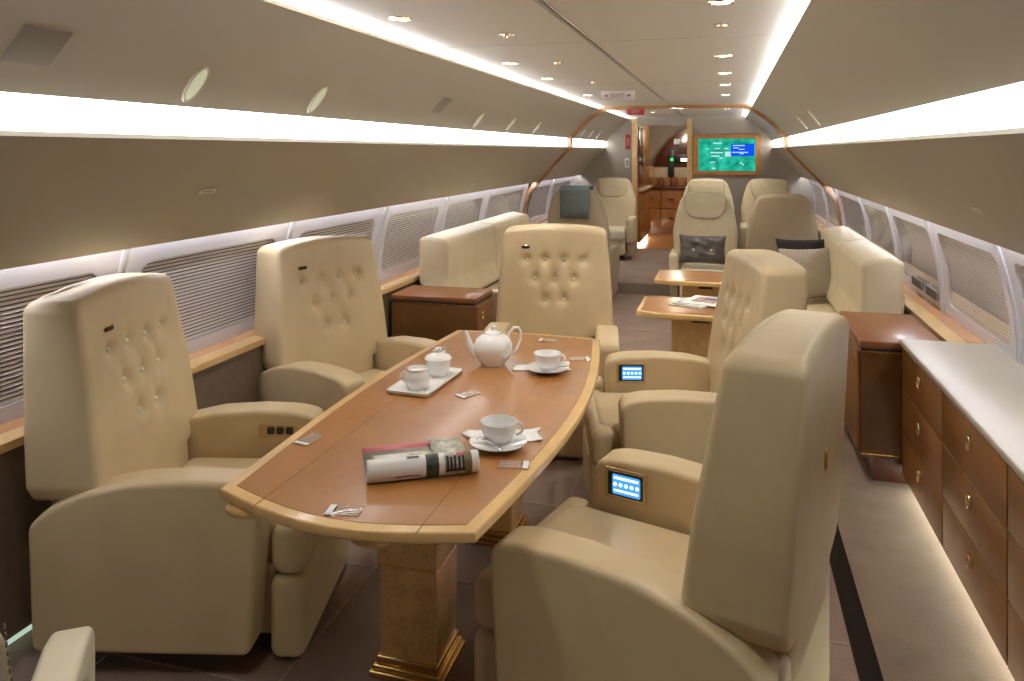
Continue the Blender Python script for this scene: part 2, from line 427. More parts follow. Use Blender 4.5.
# inlaid carpet bands
fb = MB()
fb.box(0.385, 0.455, Y0, STEP-0.02, 0.0, 0.004)
struct(fb.build('floor', M['carpetdark'])); 
fl = MB()
for yy in (0.62, 1.3, 1.98, 2.66, 3.34, 4.02, 5.4, 6.1, 6.8): fl.box(-2.15, 0.38, yy, yy+0.008, 0.0, 0.003)
for xx in (-1.9, -1.3, -0.7, -0.1): fl.box(xx, xx+0.008, Y0, STEP-0.02, 0.0, 0.0031)
struct(fl.build('floor', M['carpetlight']))

cl = MB()
cl.box(XC-0.97, XC-0.012-0.03, Y0, Y1+0.1, CZ, CZ+0.03)
cl.box(XC-0.03, XC+0.97, Y0, Y1+0.1, CZ, CZ+0.03)
cl.box(XC-0.06, XC-0.0, Y0, Y1+0.1, CZ+0.012, CZ+0.04)
struct(cl.build('ceiling', M['ceil']))
struct(MB().box(XC-0.050, XC-0.046, Y0, Y1, CZ-0.004, CZ+0.012).box(XC-0.027, XC-0.022, Y0, Y1, CZ-0.004, CZ+0.012).build('trim_1', M['bulk']))
gv = MB()
for yy in (1.35, 3.55, 5.8, 8.0):
    gv.box(XC-0.94, XC-0.07, yy, yy+0.004, CZ-0.0008, CZ+0.001); gv.box(XC+0.0, XC+0.94, yy, yy+0.004, CZ-0.0008, CZ+0.001)
struct(gv.build('trim_2', M['bulk']))

UP = [(0.834, 2.076), (0.90, 2.040), (0.98, 1.985), (1.06, 1.915), (1.13, 1.843), (1.20, 1.751)]
UPF = [(0.95, 2.04), (0.905, 2.052), (0.86, 2.072)] + UP     # lip that hides the ceiling light
LO = [(1.205, 1.639), (1.33, 1.515), (1.46, 1.375), (1.60, 1.229)]
n_tr = 3
for s, side in ((-1, 'left'), (1, 'right')):
    struct(sheet(UP, s, Y0, Y1, 0.02).build('wall_%s' % side, M['bin']))
    sh = MB()
    sh.box(min(SX(s, .958), SX(s, .975)), max(SX(s, .958), SX(s, .975)), Y0, Y1, 2.00, 2.15)
    struct(sh.build('trim_%d' % n_tr, M['ceil'])); n_tr += 1
    struct(sheet(LO, s, Y0, Y1, 0.02).build('wall_%s' % side, M['bin']))
    # white reflector housing behind the cove
    hs = sheet([(1.22, 1.778), (1.30, 1.778), (1.30, 1.60), (1.245, 1.635)], s, Y0, Y1, 0.01)
    struct(hs.build('trim_%d' % n_tr, M['ceil'])); n_tr += 1
    t = empty('cove_light', (SX(s, 1.24), 5, 1.70), 0, 'long white cove light band between the upper and lower panels on the %s side' % side, 'cove light')
    (sheet([(1.226, 1.765), (1.25, 1.70), (1.228, 1.652)], s, YL, Y1, 0.008).mv(-SX(s, 1.24), -5, -1.70)).build('diffuser', M['cove'], t)
    t = empty('ceiling_light_strip', (SX(s, .95), 5, 2.06), 0, 'cool white light strip on the ledge along the %s ceiling edge' % side, 'light strip')
    B(min(s*-.0, s*.008), max(s*-.0, s*.008), YL-5, Y1-5, -0.03, 0.045).build('diffuser', M['ceilcove'], t)
    t = empty('window_light_strip', (SX(s, 1.645), 5, 1.27), 0, 'light strip tucked behind the lower panel above the %s windows' % side, 'light strip')
    B(-.018, .018, YL-5, Y1-5, 0.0, 0.008).build('diffuser', M['wash'], t)
    # dado wall with baseboard
    zt = 0.652
    dd = sheet([(1.60, 0.06), (1.62, 0.35), (1.63, zt)], s, Y0, Y1, 0.05); struct(dd.build('wall_%s' % side, M['dado']))
    struct(B(min(SX(s, 1.75), SX(s, 1.66)), max(SX(s, 1.75), SX(s, 1.66)), Y0, STEP, 0.0, 0.07).build('baseboard_%s' % side, M['ceil']))
    t = empty('floor_light_strip', (SX(s, 1.64), 3, 0.02), 0, 'greenish white light strip at the foot of the %s wall' % side, 'light strip')
    B(-.01, .01, YL-3, 8.5-3, 0, 0.03).build('diffuser', M['toewall'], t)
    # ledge below the windows
    lg = MB(); x0, x1 = sorted((SX(s, 1.605), SX(s, 1.69))); lg.box(x0, x1, Y0, Y1, 0.652, 0.68)
    struct(lg.build('trim_%d' % n_tr, M['maple'])); n_tr += 1
    lg = MB(); x0, x1 = sorted((SX(s, 1.69), SX(s, 1.80))); lg.box(x0, x1, Y0, Y1, 0.652, 0.677)
    struct(lg.build('trim_%d' % n_tr, M['ledge'])); n_tr += 1
    # outer skin
    struct(sheet([(1.86, 0.6), (1.86, 1.0), (1.80, 1.45), (1.62, 1.45)], s, Y0, Y1, 0.02).build('wall_%s' % side, M['outer']))
    # panel joints on the bins
    sm = MB()
    js = (2.35, 4.9, 7.2) if s < 0 else (3.6, 6.7)
    for yy in js:
        pu = [(w-0.0012, z-0.0012) for w, z in UP]
        sm.loft([[(SX(s, w), yy, z) for w, z in pu], [(SX(s, w), yy+0.004, z) for w, z in pu]], closed=False, caps=False)
    for yy in (2.35, 4.9, 7.6) if s < 0 else (3.6, 5.6, 7.6):
        pu = [(w-0.0012, z-0.0012) for w, z in LO]
        sm.loft([[(SX(s, w), yy, z) for w, z in pu], [(SX(s, w), yy+0.004, z) for w, z in pu]], closed=False, caps=False)
    struct(sm.build('trim_%d' % n_tr, M['bulk'])); n_tr += 1
# fore wall behind the viewpoint
struct(B(-2.75, 1.6, Y0-0.05, Y0, 0, 2.3).build('wall_fore', M['bin']))

# wall curve of the window panels: w as a function of z
WC = [(0.66, 1.775), (0.80, 1.772), (0.95, 1.755), (1.10, 1.722), (1.20, 1.69), (1.32, 1.645)]
def ww(z): return interp(WC, z)
def window(s, y0, y1, idx, dark=False):
    yc = (y0+y1)/2; root = empty('window_%d' % idx, (SX(s, 1.7), yc, 0.68)); struct(root)
    ox, oy, oz = SX(s, 1.7), yc, 0.68
    hy = (y1-y0)/2-0.02; za, zb = 0.678, 1.31
    iy = hy-0.085; zi0, zi1 = 0.735, 1.145; zm = (zi0+zi1)/2
    inner = rpoly([(-iy, zi0), (iy, zi0), (iy, zi1), (-iy, zi1)], 0.06, 5)
    # resample straight runs
    full = []
    for i in range(len(inner)):
        a = inner[i]; b = inner[(i+1) % len(inner)]; L = math.hypot(a[0]-b[0], a[1]-b[1]); k = max(1, int(L/0.08))
        for q in range(k): full.append((a[0]+(b[0]-a[0])*q/k, a[1]+(b[1]-a[1])*q/k))
    def outer(p):
        y, z = p; dy = y/iy; dz = (z-zm)/(zi1-zm); m = max(abs(dy), abs(dz)); y2 = dy/m*hy; zz = dz/m
        return (y2, zm+(zb-zm)*zz if zz > 0 else zm+(zm-za)*zz)
    rings = []
    for k in (0, .33, .66, 1):
        rings.append([(SX(s, ww(z)), y, z) for y, z in [(o[0]+(p[0]-o[0])*k, o[1]+(p[1]-o[1])*k) for p, o in [(p, outer(p)) for p in full]]])
    rings.append([(SX(s, ww(z)+0.035), y, z) for y, z in full])
    fr = MB().loft(rings, caps=False)
    fr.v = [(x-ox, y, z-oz) for x, y, z in fr.v]; fr.build('window_frame', M['winpanel'], root)
    bl = MB(); z = zi0+0.004
    while z < zi1-0.004:
        w0 = ww(z)+0.016; w1 = ww(z)+0.024
        q = [(SX(s, w0)-ox, z-oz), (SX(s, w1)-ox, z+0.0085-oz), (SX(s, w1+.0015)-ox, z+0.008-oz), (SX(s, w0+.0015)-ox, z-.001-oz)]
        bl.loft([[(a, yy, b) for a, b in q] for yy in (-iy-.01, iy+.01)])
        z += 0.0165
    bl.build('blind', M['slat'], root, smooth=False)
    bk = MB().loft([[(SX(s, ww(z)+.034)-ox, y, z-oz) for z in (zi0-.02, .95, 1.08, zi1+.03)] for y in (-iy-.03, iy+.03)], closed=False, caps=False)
    bk.build('backing', M['outer'], root)
    pn = MB().loft([[(SX(s, ww(z)+dw)-ox, y, z-oz) for z, dw in [(zi0-.01, .006), (.85, .006), (.95, .006), (1.05, .006), (zi1+.01, .006)]] for y in (-iy-.01, iy+.01)], closed=False, caps=False)
    pn.build('pane', M['pane'], root)
    return root
idx = 1
for s, ys in ((-1, [0.10, 1.28, 2.46, 3.64, 4.82, 6.0, 7.18, 8.7]), (1, [1.32, 2.50, 3.68, 4.86, 6.04, 7.22, 8.7])):
    for a, b in zip(ys, ys[1:]):
        window(s, a, b, idx); idx += 1
    for a, b in ((8.86, 10.1), (10.1, 11.5)):
        window(s, a, b, idx); idx += 1
    po = MB()
    for yy in ys+[10.1]:
        po.loft([[(SX(s, ww(z)-dw), yy+dy, z) for z in (0.678, .8, .95, 1.1, 1.2, 1.31)] for dy, dw in ((-.026, -.02), (-.024, .010), (-.012, .012), (-.009, -.004), (.009, -.004), (.012, .012), (.024, .010), (.026, -.02))], closed=False, caps=False)
    struct(po.build('trim_%d' % n_tr, M['winpanel'])); n_tr += 1

for yv, lab in ((5.42, 'farther'), (5.06, 'nearer')):
    t = empty('air_vent', (SX(1, 1.765), yv, .752), 0, 'small dark air vent low on the right window panel, the %s of two' % lab, 'vent', 'air vents below the right windows')
    RB(-.012, .004, -.13, .13, -.028, .028, r=.003, axis='x', R2=.008).build('vent_frame', M['grille'], t)
    vb = MB()
    for k in range(5): vb.box(-.0145, -.012, -.115, .115, -.021+.0095*k, -.0165+.0095*k)
    vb.build('louvres', M['ink'], t)
# wooden hoop around the cabin at the step
hp = MB()
sec = [(-w, z) for w, z in [(1.80, .68), (1.765, .80), (1.745, .95), (1.70, 1.12), (1.60, 1.229)]]
half = [(1.775, .66), (1.745, .80), (1.72, .95), (1.67, 1.10), (1.582, 1.205), (1.445, 1.35), (1.315, 1.49), (1.185, 1.625), (1.178, 1.74), (1.11, 1.82), (1.04, 1.888), (0.96, 1.957), (0.885, 2.012), (0.825, 2.045), (0.76, 2.078), (0.0, 2.083)]
path = [(-w, z) for w, z in half]+[(w, z) for w, z in half[-2::-1]]
ring = []
for i, (w, z) in enumerate(path):
    a = Vector(path[max(0, i-1)]); b = Vector(path[min(len(path)-1, i+1)]); d = (b-a).normalized(); nn = Vector((-d.y, d.x))
    if abs(w) > 1.61: wid = 0.085
    else: wid = 0.045
    ring.append([(XC+w, 8.8-wid, z), (XC+w, 8.8+wid, z), (XC+w+nn.x*.05, 8.8+wid, z+nn.y*.05), (XC+w+nn.x*.05, 8.8-wid, z+nn.y*.05)])
hp.loft(ring)
struct(hp.build('trim_%d' % n_tr, M['galwood'])); n_tr += 1

# bulkhead with the doorway
DX0, DX1 = -1.31, -0.57
bk = MB()
bk.box(-2.7, DX0-.06, Y1, Y1+.05, 0.1, 2.2).box(DX1+.06, 1.6, Y1, Y1+.05, 0.1, 2.2).box(DX0-.06, DX1+.06, Y1, Y1+.05, 2.02, 2.2)
struct(bk.build('wall_aft', M['bulk']))
dr = empty('door_1', (-0.94, Y1, 0.12)); struct(dr)
jm = MB().box(DX0-.075+.94, DX0+.94, -.04, .07, 0, 1.955).box(DX1+.94, DX1+.075+.94, -.04, .07, 0, 1.955)
jm.build('door_frame', M['maple'], dr)
B(DX0+.94, DX1+.94, -.02, .07, 1.86, 1.955).build('lintel', M['bulk'], dr)
# galley beyond
struct(B(-1.7, 0.2, Y1+.05, 14.6, 0.06, 0.121).build('floor', M['galfloor']))
struct(B(-1.7, 0.2, Y1+.05, 14.6, 2.1, 2.14).build('ceiling', M['ceil']))
struct(MB().box(0.1, 0.15, Y1+.05, 14.6, .12, 2.1).build('wall_right', M['cab']))
struct(MB().box(-1.75, 0.2, 14.55, 14.6, .12, 2.1).build('wall_aft', M['bulk']))
struct(MB().box(-1.75, -1.7, Y1+.05, 14.6, .12, 2.1).build('wall_left', M['bulk']))
t = empty('galley_cabinet', (-1.35, 12.3, .12), 0, 'tall honey wood cabinet just inside the doorway on its left', 'cabinet')
MB().box(-.33, .07, -.62, 1.0, .08, .86).box(-.33, .05, -.62, 1.0, .89, 1.92).build('body', M['galwood'], t)
RB(-.33, .12, -.62, 1.0, .86, .89, r=.006).build('worktop', M['credtop'], t)
B(-.33, .03, -.60, .98, .02, .06).build('toe_light', M['galglow'], t)
for yy in (-.6, -.06, .48): RB(.07, .085, yy, yy+.5, .12, .82, r=.004).build('door', M['galwood'], t)
RB(.05, .06, -.58, -.1, .95, 1.85, r=.004).build('mirror_door', M['mahog'], t)
RB(.05, .06, -.06, .9, .95, 1.85, r=.004).build('door', M['cab'], t)
t = empty('galley_unit', (-.95, 13.9, .12), 0, 'galley counter with drawers seen through the doorway', 'galley')
MB().box(-.6, .6, -.1, .5, .0, .80).build('body', M['cabtop'], t)
RB(-.6, .6, -.14, .5, .80, .84, r=.006).build('worktop', M['mahog'], t)
for k in range(3):
    for j in range(2):
        d = RB(-.55+k*.37, -.2+k*.37, -.115, -.1, .12+.34*j, .44+.34*j, r=.004).build('drawer', M['galwood'], t)
        RB(-.42+k*.37, -.33+k*.37, -.135, -.115, .27+.34*j, .29+.34*j, r=.003).build('handle', M['black'], d)
for k in range(8): RB(-.5+k*.12, -.40+k*.12, .18, .24, .845, 1.0, r=.004).build('jar_holder', M['galwood'] if k % 2 else M['cabtop'], t)
t = empty('galley_hood', (-.95, 14.2, .12), 0, 'dark mahogany arched cupboard above the galley counter', 'cupboard')
pr = [(-.34, 1.20), (.6, 1.20), (.6, 1.95), (.34, 1.94), (.14, 1.86), (-.06, 1.71), (-.2, 1.52), (-.29, 1.36)]
rprism(MB(), pr, -.05, .3, .004, 'y').build('arched_front', M['mahog'], t)
MB().box(-.6, .6, .0, .3, .845, 1.20).build('cupboard_body', M['burllight'], t)
RB(-.34, -.09, -.02, .0, .88, 1.18, r=.004).build('oven_door', M['credtop'], t)
RB(.03, .50, -.02, -.0, .88, 1.18, r=.004).build('panel_door', M['credtop'], t)
RB(-.08, .02, -.10, -.0, .86, 1.5, r=.004).build('column', M['black'], t)
RB(.03, .32, -.075, -.05, 1.26, 1.42, r=.004).build('display', M['black'], t)
B(.14, .28, -.08, -.075, 1.29, 1.35).build('display_text', M['scrwhite'], t)
B(-.04, .01, -.105, -.10, 1.30, 1.35).build('indicator', M['scrgreen'], t)
B(.02, .12, -.075, -.05, 1.60, 1.70).build('badge', M['chrome'], t)
for gx, gy in ((-.8, 12.5), (-.75, 13.3)):
    L = bpy.data.lights.new('galley_lamp', 'POINT'); L.energy = 9; L.color = (1, .85, .65); L.shadow_soft_size = .08
    lo = bpy.data.objects.new('galley_lamp', L); col.objects.link(lo); lo.location = (gx, gy, 1.95)
# television on the bulkhead
t = empty('television', (-.005, Y1-.03, 1.545), 0, 'flat screen showing a green flight map in a honey wood frame on the aft bulkhead', 'television')
hwT, hhT = .48, .30
fr = MB()
fr.loft([[(x, y, z) for x, z in ((-a, -b), (a, -b), (a, b), (-a, b))] for a, b, y in ((.40, .235, .02), (.40, .235, -.02), (.405, .24, -.03), (.475, .295, -.03), (.48, .30, -.02), (.48, .30, .03))], caps=False)
fr.build('frame', M['mapledark'], t)
sc = B(-.40, .40, -.004, .0, -.235, .235).build('screen', M['tvmap'], t)
B(.06, .385, -.008, -.004, -.02, .16).build('blue_window', M['tvblue'], sc)
tx = MB()
for (x, z, w, h) in ((-.13, .17, .12, .02), (-.13, .09, .08, .016), (-.27, .09, .04, .014), (-.14, .03, .18, .02), (-.16, -.02, .12, .02), (-.08, -.05, .05, .02), (-.2, -.11, .08, .014), (-.18, -.2, .05, .02), (.02, .01, .09, .07), (.0, .09, .05, .02), (.2, -.12, .03, .02), (.23, -.14, .03, .02)):
    MB().box(x-w/2, x+w/2, -.007, -.004, z-h/2, z+h/2).build('map_text', M['tvtext'], sc)
for (x, z, w, h) in ((.17, .135, .17, .014), (.13, .10, .08, .012), (.21, .08, .08, .012), (.19, .035, .22, .014), (.21, .015, .06, .012)):
    MB().box(x-w/2, x+w/2, -.011, -.008, z-h/2, z+h/2).build('window_text', M['tvtext'], sc)

# signs
t = empty('exit_sign', (-.90, 6.5, CZ-.04), 0, 'beige ceiling exit sign with dark red lettering and two arrows', 'sign')
RB(-.145, .145, -.008, .008, -.04, .038, r=.004).build('plate', M['signplate'], t)
text('lettering', 'EXIT', .052, M['redink'], t, (0, -.0095, -.002), (R(90), 0, 0))
for sg in (-1, 1):
    ar = MB()
    ar.add([(sg*.085, -.0095, .010), (sg*.085, -.0095, -.014), (sg*.12, -.0095, -.002), (sg*.085, -.008, .010), (sg*.085, -.008, -.014), (sg*.12, -.008, -.002)], [(0, 1, 2), (3, 5, 4), (0, 3, 4, 1), (1, 4, 5, 2), (2, 5, 3, 0)])
    ar.build('arrow', M['redink'], t)
t = empty('exit_sign', (-1.00, 8.70, 2.045), 0, 'small red exit sign on the wooden hoop above the aisle', 'sign')
RB(-.10, .10, -.008, .02, -.032, .032, r=.003).build('plate', M['red'], t)
text('lettering', 'EXIT', .045, M['signplate'], t, (0, -.0095, 0), (R(90), 0, 0))
t = empty('wall_placard', (-1.45, Y1-.01, 1.74), 0, 'narrow upright red placard left of the doorway', 'sign')
RB(-.035, .035, -.006, .008, -.11, .11, r=.003).build('plate', M['red'], t)
text('lettering', 'EXIT', .05, M['signplate'], t, (0, -.0075, 0), (R(90), R(90), 0))
t = empty('wall_switch', (-1.46, Y1-.01, 1.42), 0, 'white rectangular switch plate below the red placard', 'switch')
RB(-.035, .035, -.008, .008, -.07, .07, r=.004).build('plate', M['white'], t)
RB(-.018, .018, -.014, -.006, -.045, .045, r=.003).build('rocker', M['bulk'], t)

# ------------------------------------------------------------------ ceiling fittings
def downlight(x, y, label, r=.045, power=5.0, on=True, soft=.04):
    t = empty('ceiling_spotlight', (x, y, CZ), 0, label, 'ceiling light', 'round spotlights in the ceiling')
    MB().lathe([(r*.72, -.001), (r*.75, -.006), (r, -.006), (r*1.02, -.001)], 28).build('bezel', M['gold'], t)
    MB().lathe([(.001, -.0035), (r*.7, -.0035), (r*.72, -.001), (.001, -.001)], 24).build('lens', M['lampglow'], t)
    if on:
        L = bpy.data.lights.new('ceiling_spotlight_lamp', 'SPOT'); L.energy = power; L.spot_size = R(95); L.spot_blend = .7; L.color = (1, .92, .80); L.shadow_soft_size = soft
        lo = bpy.data.objects.new('ceiling_spotlight_lamp', L); col.objects.link(lo); lo.parent = t; lo.location = (0, 0, -.02)
    return t
k = CZ
DL = 22.0
downlight(-1.22, 2.72, 'brass rimmed round ceiling spotlight on the left, nearest the viewer', power=DL)
downlight(-1.22, 4.28, 'left row ceiling spotlight, second from the viewer', power=DL)
downlight(-1.22, 5.25, 'left row ceiling spotlight, third from the viewer', power=DL)
downlight(-1.22, 6.9, 'left row ceiling spotlight, farthest before the hoop', power=DL)
downlight(-.02, 2.72, 'brass rimmed ceiling spotlight at the top edge of the photo on the right', power=DL)
downlight(-.02, 4.25, 'right row ceiling spotlight, second from the viewer', power=DL)
downlight(-.02, 5.2, 'right row ceiling spotlight, third from the viewer', power=DL)
downlight(-.02, 6.1, 'right row ceiling spotlight, fourth from the viewer', power=DL)
downlight(-.02, 7.2, 'right row ceiling spotlight, farthest before the hoop', power=DL)
downlight(-.95, 10.2, 'ceiling spotlight aft of the hoop near the doorway', power=DL)
downlight(-.02, 9.6, 'ceiling spotlight aft of the hoop above the right seats', power=DL)
downlight(-1.22, 1.15, 'unseen ceiling spotlight added on the left to light the near chair sides', power=DL*.9, soft=.14)  # added out of view to warm the near sides of the chairs
downlight(-.02, 1.15, 'unseen ceiling spotlight added on the right to light the near chair sides', power=DL*.9, soft=.14)  # unseen partner of the added lamp, also there to brighten the foreground
def nozzle(x, y, label):
    t = empty('air_nozzle', (x, y, CZ), 0, label, 'air nozzle', 'air nozzles in the ceiling')
    MB().lathe([(.034, 0), (.034, -.004), (.024, -.006), (.022, -.001)], 24).build('ring', M['chrome'], t)
    MB().lathe([(.001, -.016), (.012, -.016), (.020, -.010), (.021, -.001), (.001, -.001)], 20).build('ball', M['gold'], t)
nozzle(-.93, 3.2, 'small round metal nozzle left of the ceiling track, nearest the viewer')
nozzle(-.94, 4.3, 'small round metal nozzle left of the ceiling track, second from the viewer')
nozzle(-.95, 5.6, 'small round metal nozzle left of the ceiling track, third from the viewer')
nozzle(-.02, 3.2, 'small round metal nozzle in the right spotlight row')

# oval reading lights in the left upper panels, and right
def up_at(t_):  # point and outward normal on the upper panel, t_ from lip to strip
    i = min(len(UP)-2, int(t_*(len(UP)-1))); fr_ = t_*(len(UP)-1)-i
    a, b = Vector(UP[i]), Vector(UP[i+1]); p = a.lerp(b, fr_); d = (b-a).normalized(); n_ = Vector((-d.y, d.x))
    if n_.x > 0: n_ = -n_
    return p, d, n_
def panel_mtx(s, y, t_):
    p, d, n_ = up_at(t_)
    ex = Vector((0, 1, 0)); ez = Vector((s*n_.x, 0, n_.y)); ey = ez.cross(ex)
    m = Matrix.Identity(4)
    m.col[0][:3] = ex; m.col[1][:3] = ey; m.col[2][:3] = ez; m.col[3][:3] = (SX(s, p.x), y, p.y)
    return m
def oval(s, y, label, big=1.0, lens='lampglow2'):
    t = empty('reading_light', (0, 0, 0), 0, label, 'reading light', 'round reading lights in the upper panels')
    t.matrix_world = panel_mtx(s, y, .835) @ Matrix.Diagonal((.58, 1.2, 1, 1))
    MB().lathe([(.052*big, .001), (.053*big, .0085), (.060*big, .0085), (.064*big, -.002)], 32).build('bezel', M['ceil'], t)
    MB().lathe([(.001, .0), (.052*big, .0), (.053*big, .0065), (.03*big, .0085), (.001, .009)], 28).build('lens', M['readlens'], t)
M['readlens'] = mat('reading_lens', (.70, .72, .55), .2, emit=(.85, .95, .68), es=.22)
oval(-1, 2.17, 'large oval reading light in the left upper panel, nearest the viewer')
oval(-1, 2.96, 'oval reading light in the left upper panel, second from the viewer')
oval(-1, 5.2, 'slim oval reading light in the left upper panel, third from the viewer', .9)
oval(-1, 6.05, 'slim oval reading light in the left upper panel, fourth from the viewer', .9)
oval(-1, 6.95, 'slim oval reading light in the left upper panel, fifth from the viewer', .9)
oval(-1, 9.3, 'small reading light in the left upper panel just aft of the hoop', .8)
oval(-1, 9.9, 'small reading light in the left upper panel, second aft of the hoop', .8)
oval(-1, 10.5, 'small reading light in the left upper panel, third aft of the hoop', .8)
oval(1, 5.45, 'reading light in the right upper panel, nearer of the pair', .9)
oval(1, 6.3, 'reading light in the right upper panel, farther of the pair', .9)
t = empty('speaker_grille', (0, 0, 0), 0, 'darker square speaker grille in the left upper panel at the photo edge', 'grille')
t.matrix_world = panel_mtx(-1, 1.53, .76)
RB(-.07, .07, -.07, .07, -.002, .003, r=.0015).build('grille_cloth', M['grille'], t)
t = empty('speaker_grille', (0, 0, 0), 0, 'faint square speaker grille in the left upper panel before the third reading light', 'grille')
t.matrix_world = panel_mtx(-1, 4.35, .70)
RB(-.07, .07, -.06, .06, -.002, .003, r=.0015).build('grille_cloth', M['grille'], t)
# slotted labels / latches low on the lower panels
def lo_mtx(s, y, t_):
    a, b = Vector(LO[0]), Vector(LO[-1]); p = a.lerp(b, t_); d = (b-a).normalized(); n_ = Vector((-d.y, d.x))
    if n_.x > 0: n_ = -n_
    ex = Vector((0, 1, 0)); ez = Vector((s*n_.x, 0, n_.y)); ey = ez.cross(ex); m = Matrix.Identity(4)
    m.col[0][:3] = ex; m.col[1][:3] = ey; m.col[2][:3] = ez; m.col[3][:3] = (SX(s, p.x), y, p.y); return m
for s, y, tt, lab in ((-1, 2.56, .48, 'small beige latch plate on the left lower panel near the viewer'), (-1, 6.15, .80, 'small pale latch plate on the left lower panel above the sofa'), (1, 6.15, .55, 'small pale latch plate on the right lower panel above the sofa'), (1, 3.1, .62, 'small beige latch plate on the right lower panel near the viewer')):
    t = empty('latch_plate', (0, 0, 0), 0, lab, 'latch'); t.matrix_world = lo_mtx(s, y, tt)
    RB(-.05, .05, -.012, .012, -.001, .003, r=.0012).build('plate', M['ceil'], t)
    RB(-.03, .03, -.004, .004, .002, .0045, r=.001).build('slot', M['bulk'], t)

# ------------------------------------------------------------------ club chair
def club_chair(x, y, ang, label, panel, side, zb=1.15, latch=True, group='cream leather club chairs around the dining table'):
    """faces +x before turning; side is the arm (+1 left of the sitter) that carries the control panel"""
    t = empty('club_chair', (x, y, 0), R(ang), label, 'armchair', group)
    L = M['leather']
    arm = rpoly([(-.345, .075), (.325, .075), (.352, .44), (.355, .575), (.27, .598), (.12, .603), (-.05, .592), (-.18, .562), (-.30, .512), (-.36, .455)],
                [.025, .025, .2, .05, .3, .3, .3, .3, .15, .05], 6)
    for sg in (-1, 1):
        y0, y1 = sorted((sg*.25, sg*.378))
        a = rprism(MB(), arm, y0, y1, .020, 'y', 5).build('armrest', L, t)
        pp = inset(arm, .010)
        pts = [(px, sg*.3555, pz) for px, pz in pp if px > .1 and pz > .1]
        if sg == side:
            yi = sg*.25-sg*.001; cx, cz = (.25, .525) if panel == 'screen' else (.215, .53)
            def PB(x0, x1, z0, z1, d, r=.003): return RB(x0, x1, min(yi, yi-sg*d), max(yi, yi-sg*d), z0, z1, r=min(r, d*.45), axis='y', R2=.006)
            if panel == 'buttons':
                pl = PB(cx-.085, cx+.065, cz-.026, cz+.024, .006).build('control_plate', M['gold2'], a)
                for k in range(3):
                    PB(cx-.055+k*.036, cx-.027+k*.036, cz-.014, cz+.014, .011).build('button', M['black'], a)
            else:
                pl = PB(cx-.085, cx+.058, cz-.052, cz+.046, .006).build('control_plate', M['gold2'], a)
                PB(cx-.074, cx+.048, cz-.042, cz+.036, .0085).build('display_bezel', M['black'], a)
                PB(cx-.066, cx+.030, cz-.035, cz+.029, .0095, .0004).build('touch_screen', M['scrblue'], a)
                ic = MB()
                for k in range(5):
                    xx = cx-.056+k*.019; ic.lathe([(.0005, 0), (.0065, 0), (.0065, .001), (.0005, .001)], 12, (xx, 0, 0))
                ic2 = MB(); ic2.v = [(vx, yi-sg*(.0097+vz), vy+cz-.003) for vx, vy, vz in ic.v]; ic2.f = ic.f; ic2.mi = ic.mi
                ic2.box(cx-.06, cx+.024, min(yi-sg*.0097, yi-sg*.0107), max(yi-sg*.0097, yi-sg*.0107), cz+.014, cz+.022)
                ic2.box(cx-.06, cx+.024, min(yi-sg*.0097, yi-sg*.0107), max(yi-sg*.0097, yi-sg*.0107), cz-.026, cz-.019)
                ic2.build('icons', M['scrlight'], a, smooth=False)
    # backrest
    rows = [(zb-.20, (-.172, -.058, .058, .172)), (zb-.315, (-.115, 0, .115)), (zb-.435, (-.058, .058))]
    dim = [(by, bz, .023, .018) for bz, bys in rows for by in bys]
    for (za, ya), (zc, yc_) in zip(rows, rows[1:]):         # soft creases running between neighbouring buttons
        for p in ya:
            for q in yc_:
                if abs(p-q) < .08:
                    for k in (.25, .5, .75): dim.append((p+(q-p)*k, za+(zc-za)*k, .0045, .010))
    for p in rows[0][1]:
        for k in range(1, 5): dim.append((p*(1+.09*k), rows[0][0]+.024*k, .0035/k**.5, .008))
    hw = [(.34, .235), (.495, .238), (.515, .325), (.56, .35), (.72, .345), (zb, .312)]
    xf = [(.34, -.13), (.50, -.14), (.62, -.155), (.78, -.178), (zb-.12, -.220), (zb, -.240)]
    xr = [(.34, -.365), (.50, -.385), (.8, -.405), (zb, -.425)]
    bk = slab(hw, xf, xr, .34, zb, rc=.026, re=.024, topround=.036, arch=.022, dim=dim, nz=70, shear=.35, bulge=.012, nf=61).build('backrest', L, t)
    def fx(yy, z):
        h = interp(hw, z)
        return interp(xf, z)+.012*math.cos(min(1, abs(yy)/h)*PI/2)*math.sin(PI*(z-.34)/(zb-.34))
    for bz, bys in rows:
        for by in bys:
            bmb = MB().lathe([(.001, .0065), (.005, .006), (.0085, .003), (.0095, -.002), (.001, -.003)], 14)
            bmb.mv(fx(by, bz)-.025, by, bz, ry=R(78)); bmb.build('button', M['leather_light'], bk)
    if latch:
        lz = zb-.13; ly = -.175
        RB(fx(ly, lz)-.012, fx(ly, lz)-.003, ly-.030, ly+.030, lz-.013, lz+.013, r=.003, axis='x', R2=.008).build('latch_rim', M['brass'], bk)
        RB(fx(ly, lz)-.012, fx(ly, lz)+.001, ly-.024, ly+.024, lz-.008, lz+.008, r=.003, axis='x', R2=.006).build('latch_recess', M['black'], bk)
    RB(-.412, -.385, -.012, .012, .80, .86, r=.006, axis='x', R2=.011).build('recline_handle', M['brass'], bk)
    # seat, front cushions, base
    seat = MB(); rbox(seat, -.14, .445, -.245, .245, .285, .455, r=.045, R2=.05, axis='z', seg=5)
    for i, (vx, vy, vz) in enumerate(seat.v):
        if vz > .40: seat.v[i] = (vx, vy, vz+.02*math.cos(vy/.23*PI/2)-.02)
    seat.build('seat_cushion', L, t)
    RB(.358, .470, -.295, .295, .272, .432, r=.035, R2=.045, axis='y', seg=5).build('front_cushion', L, t)
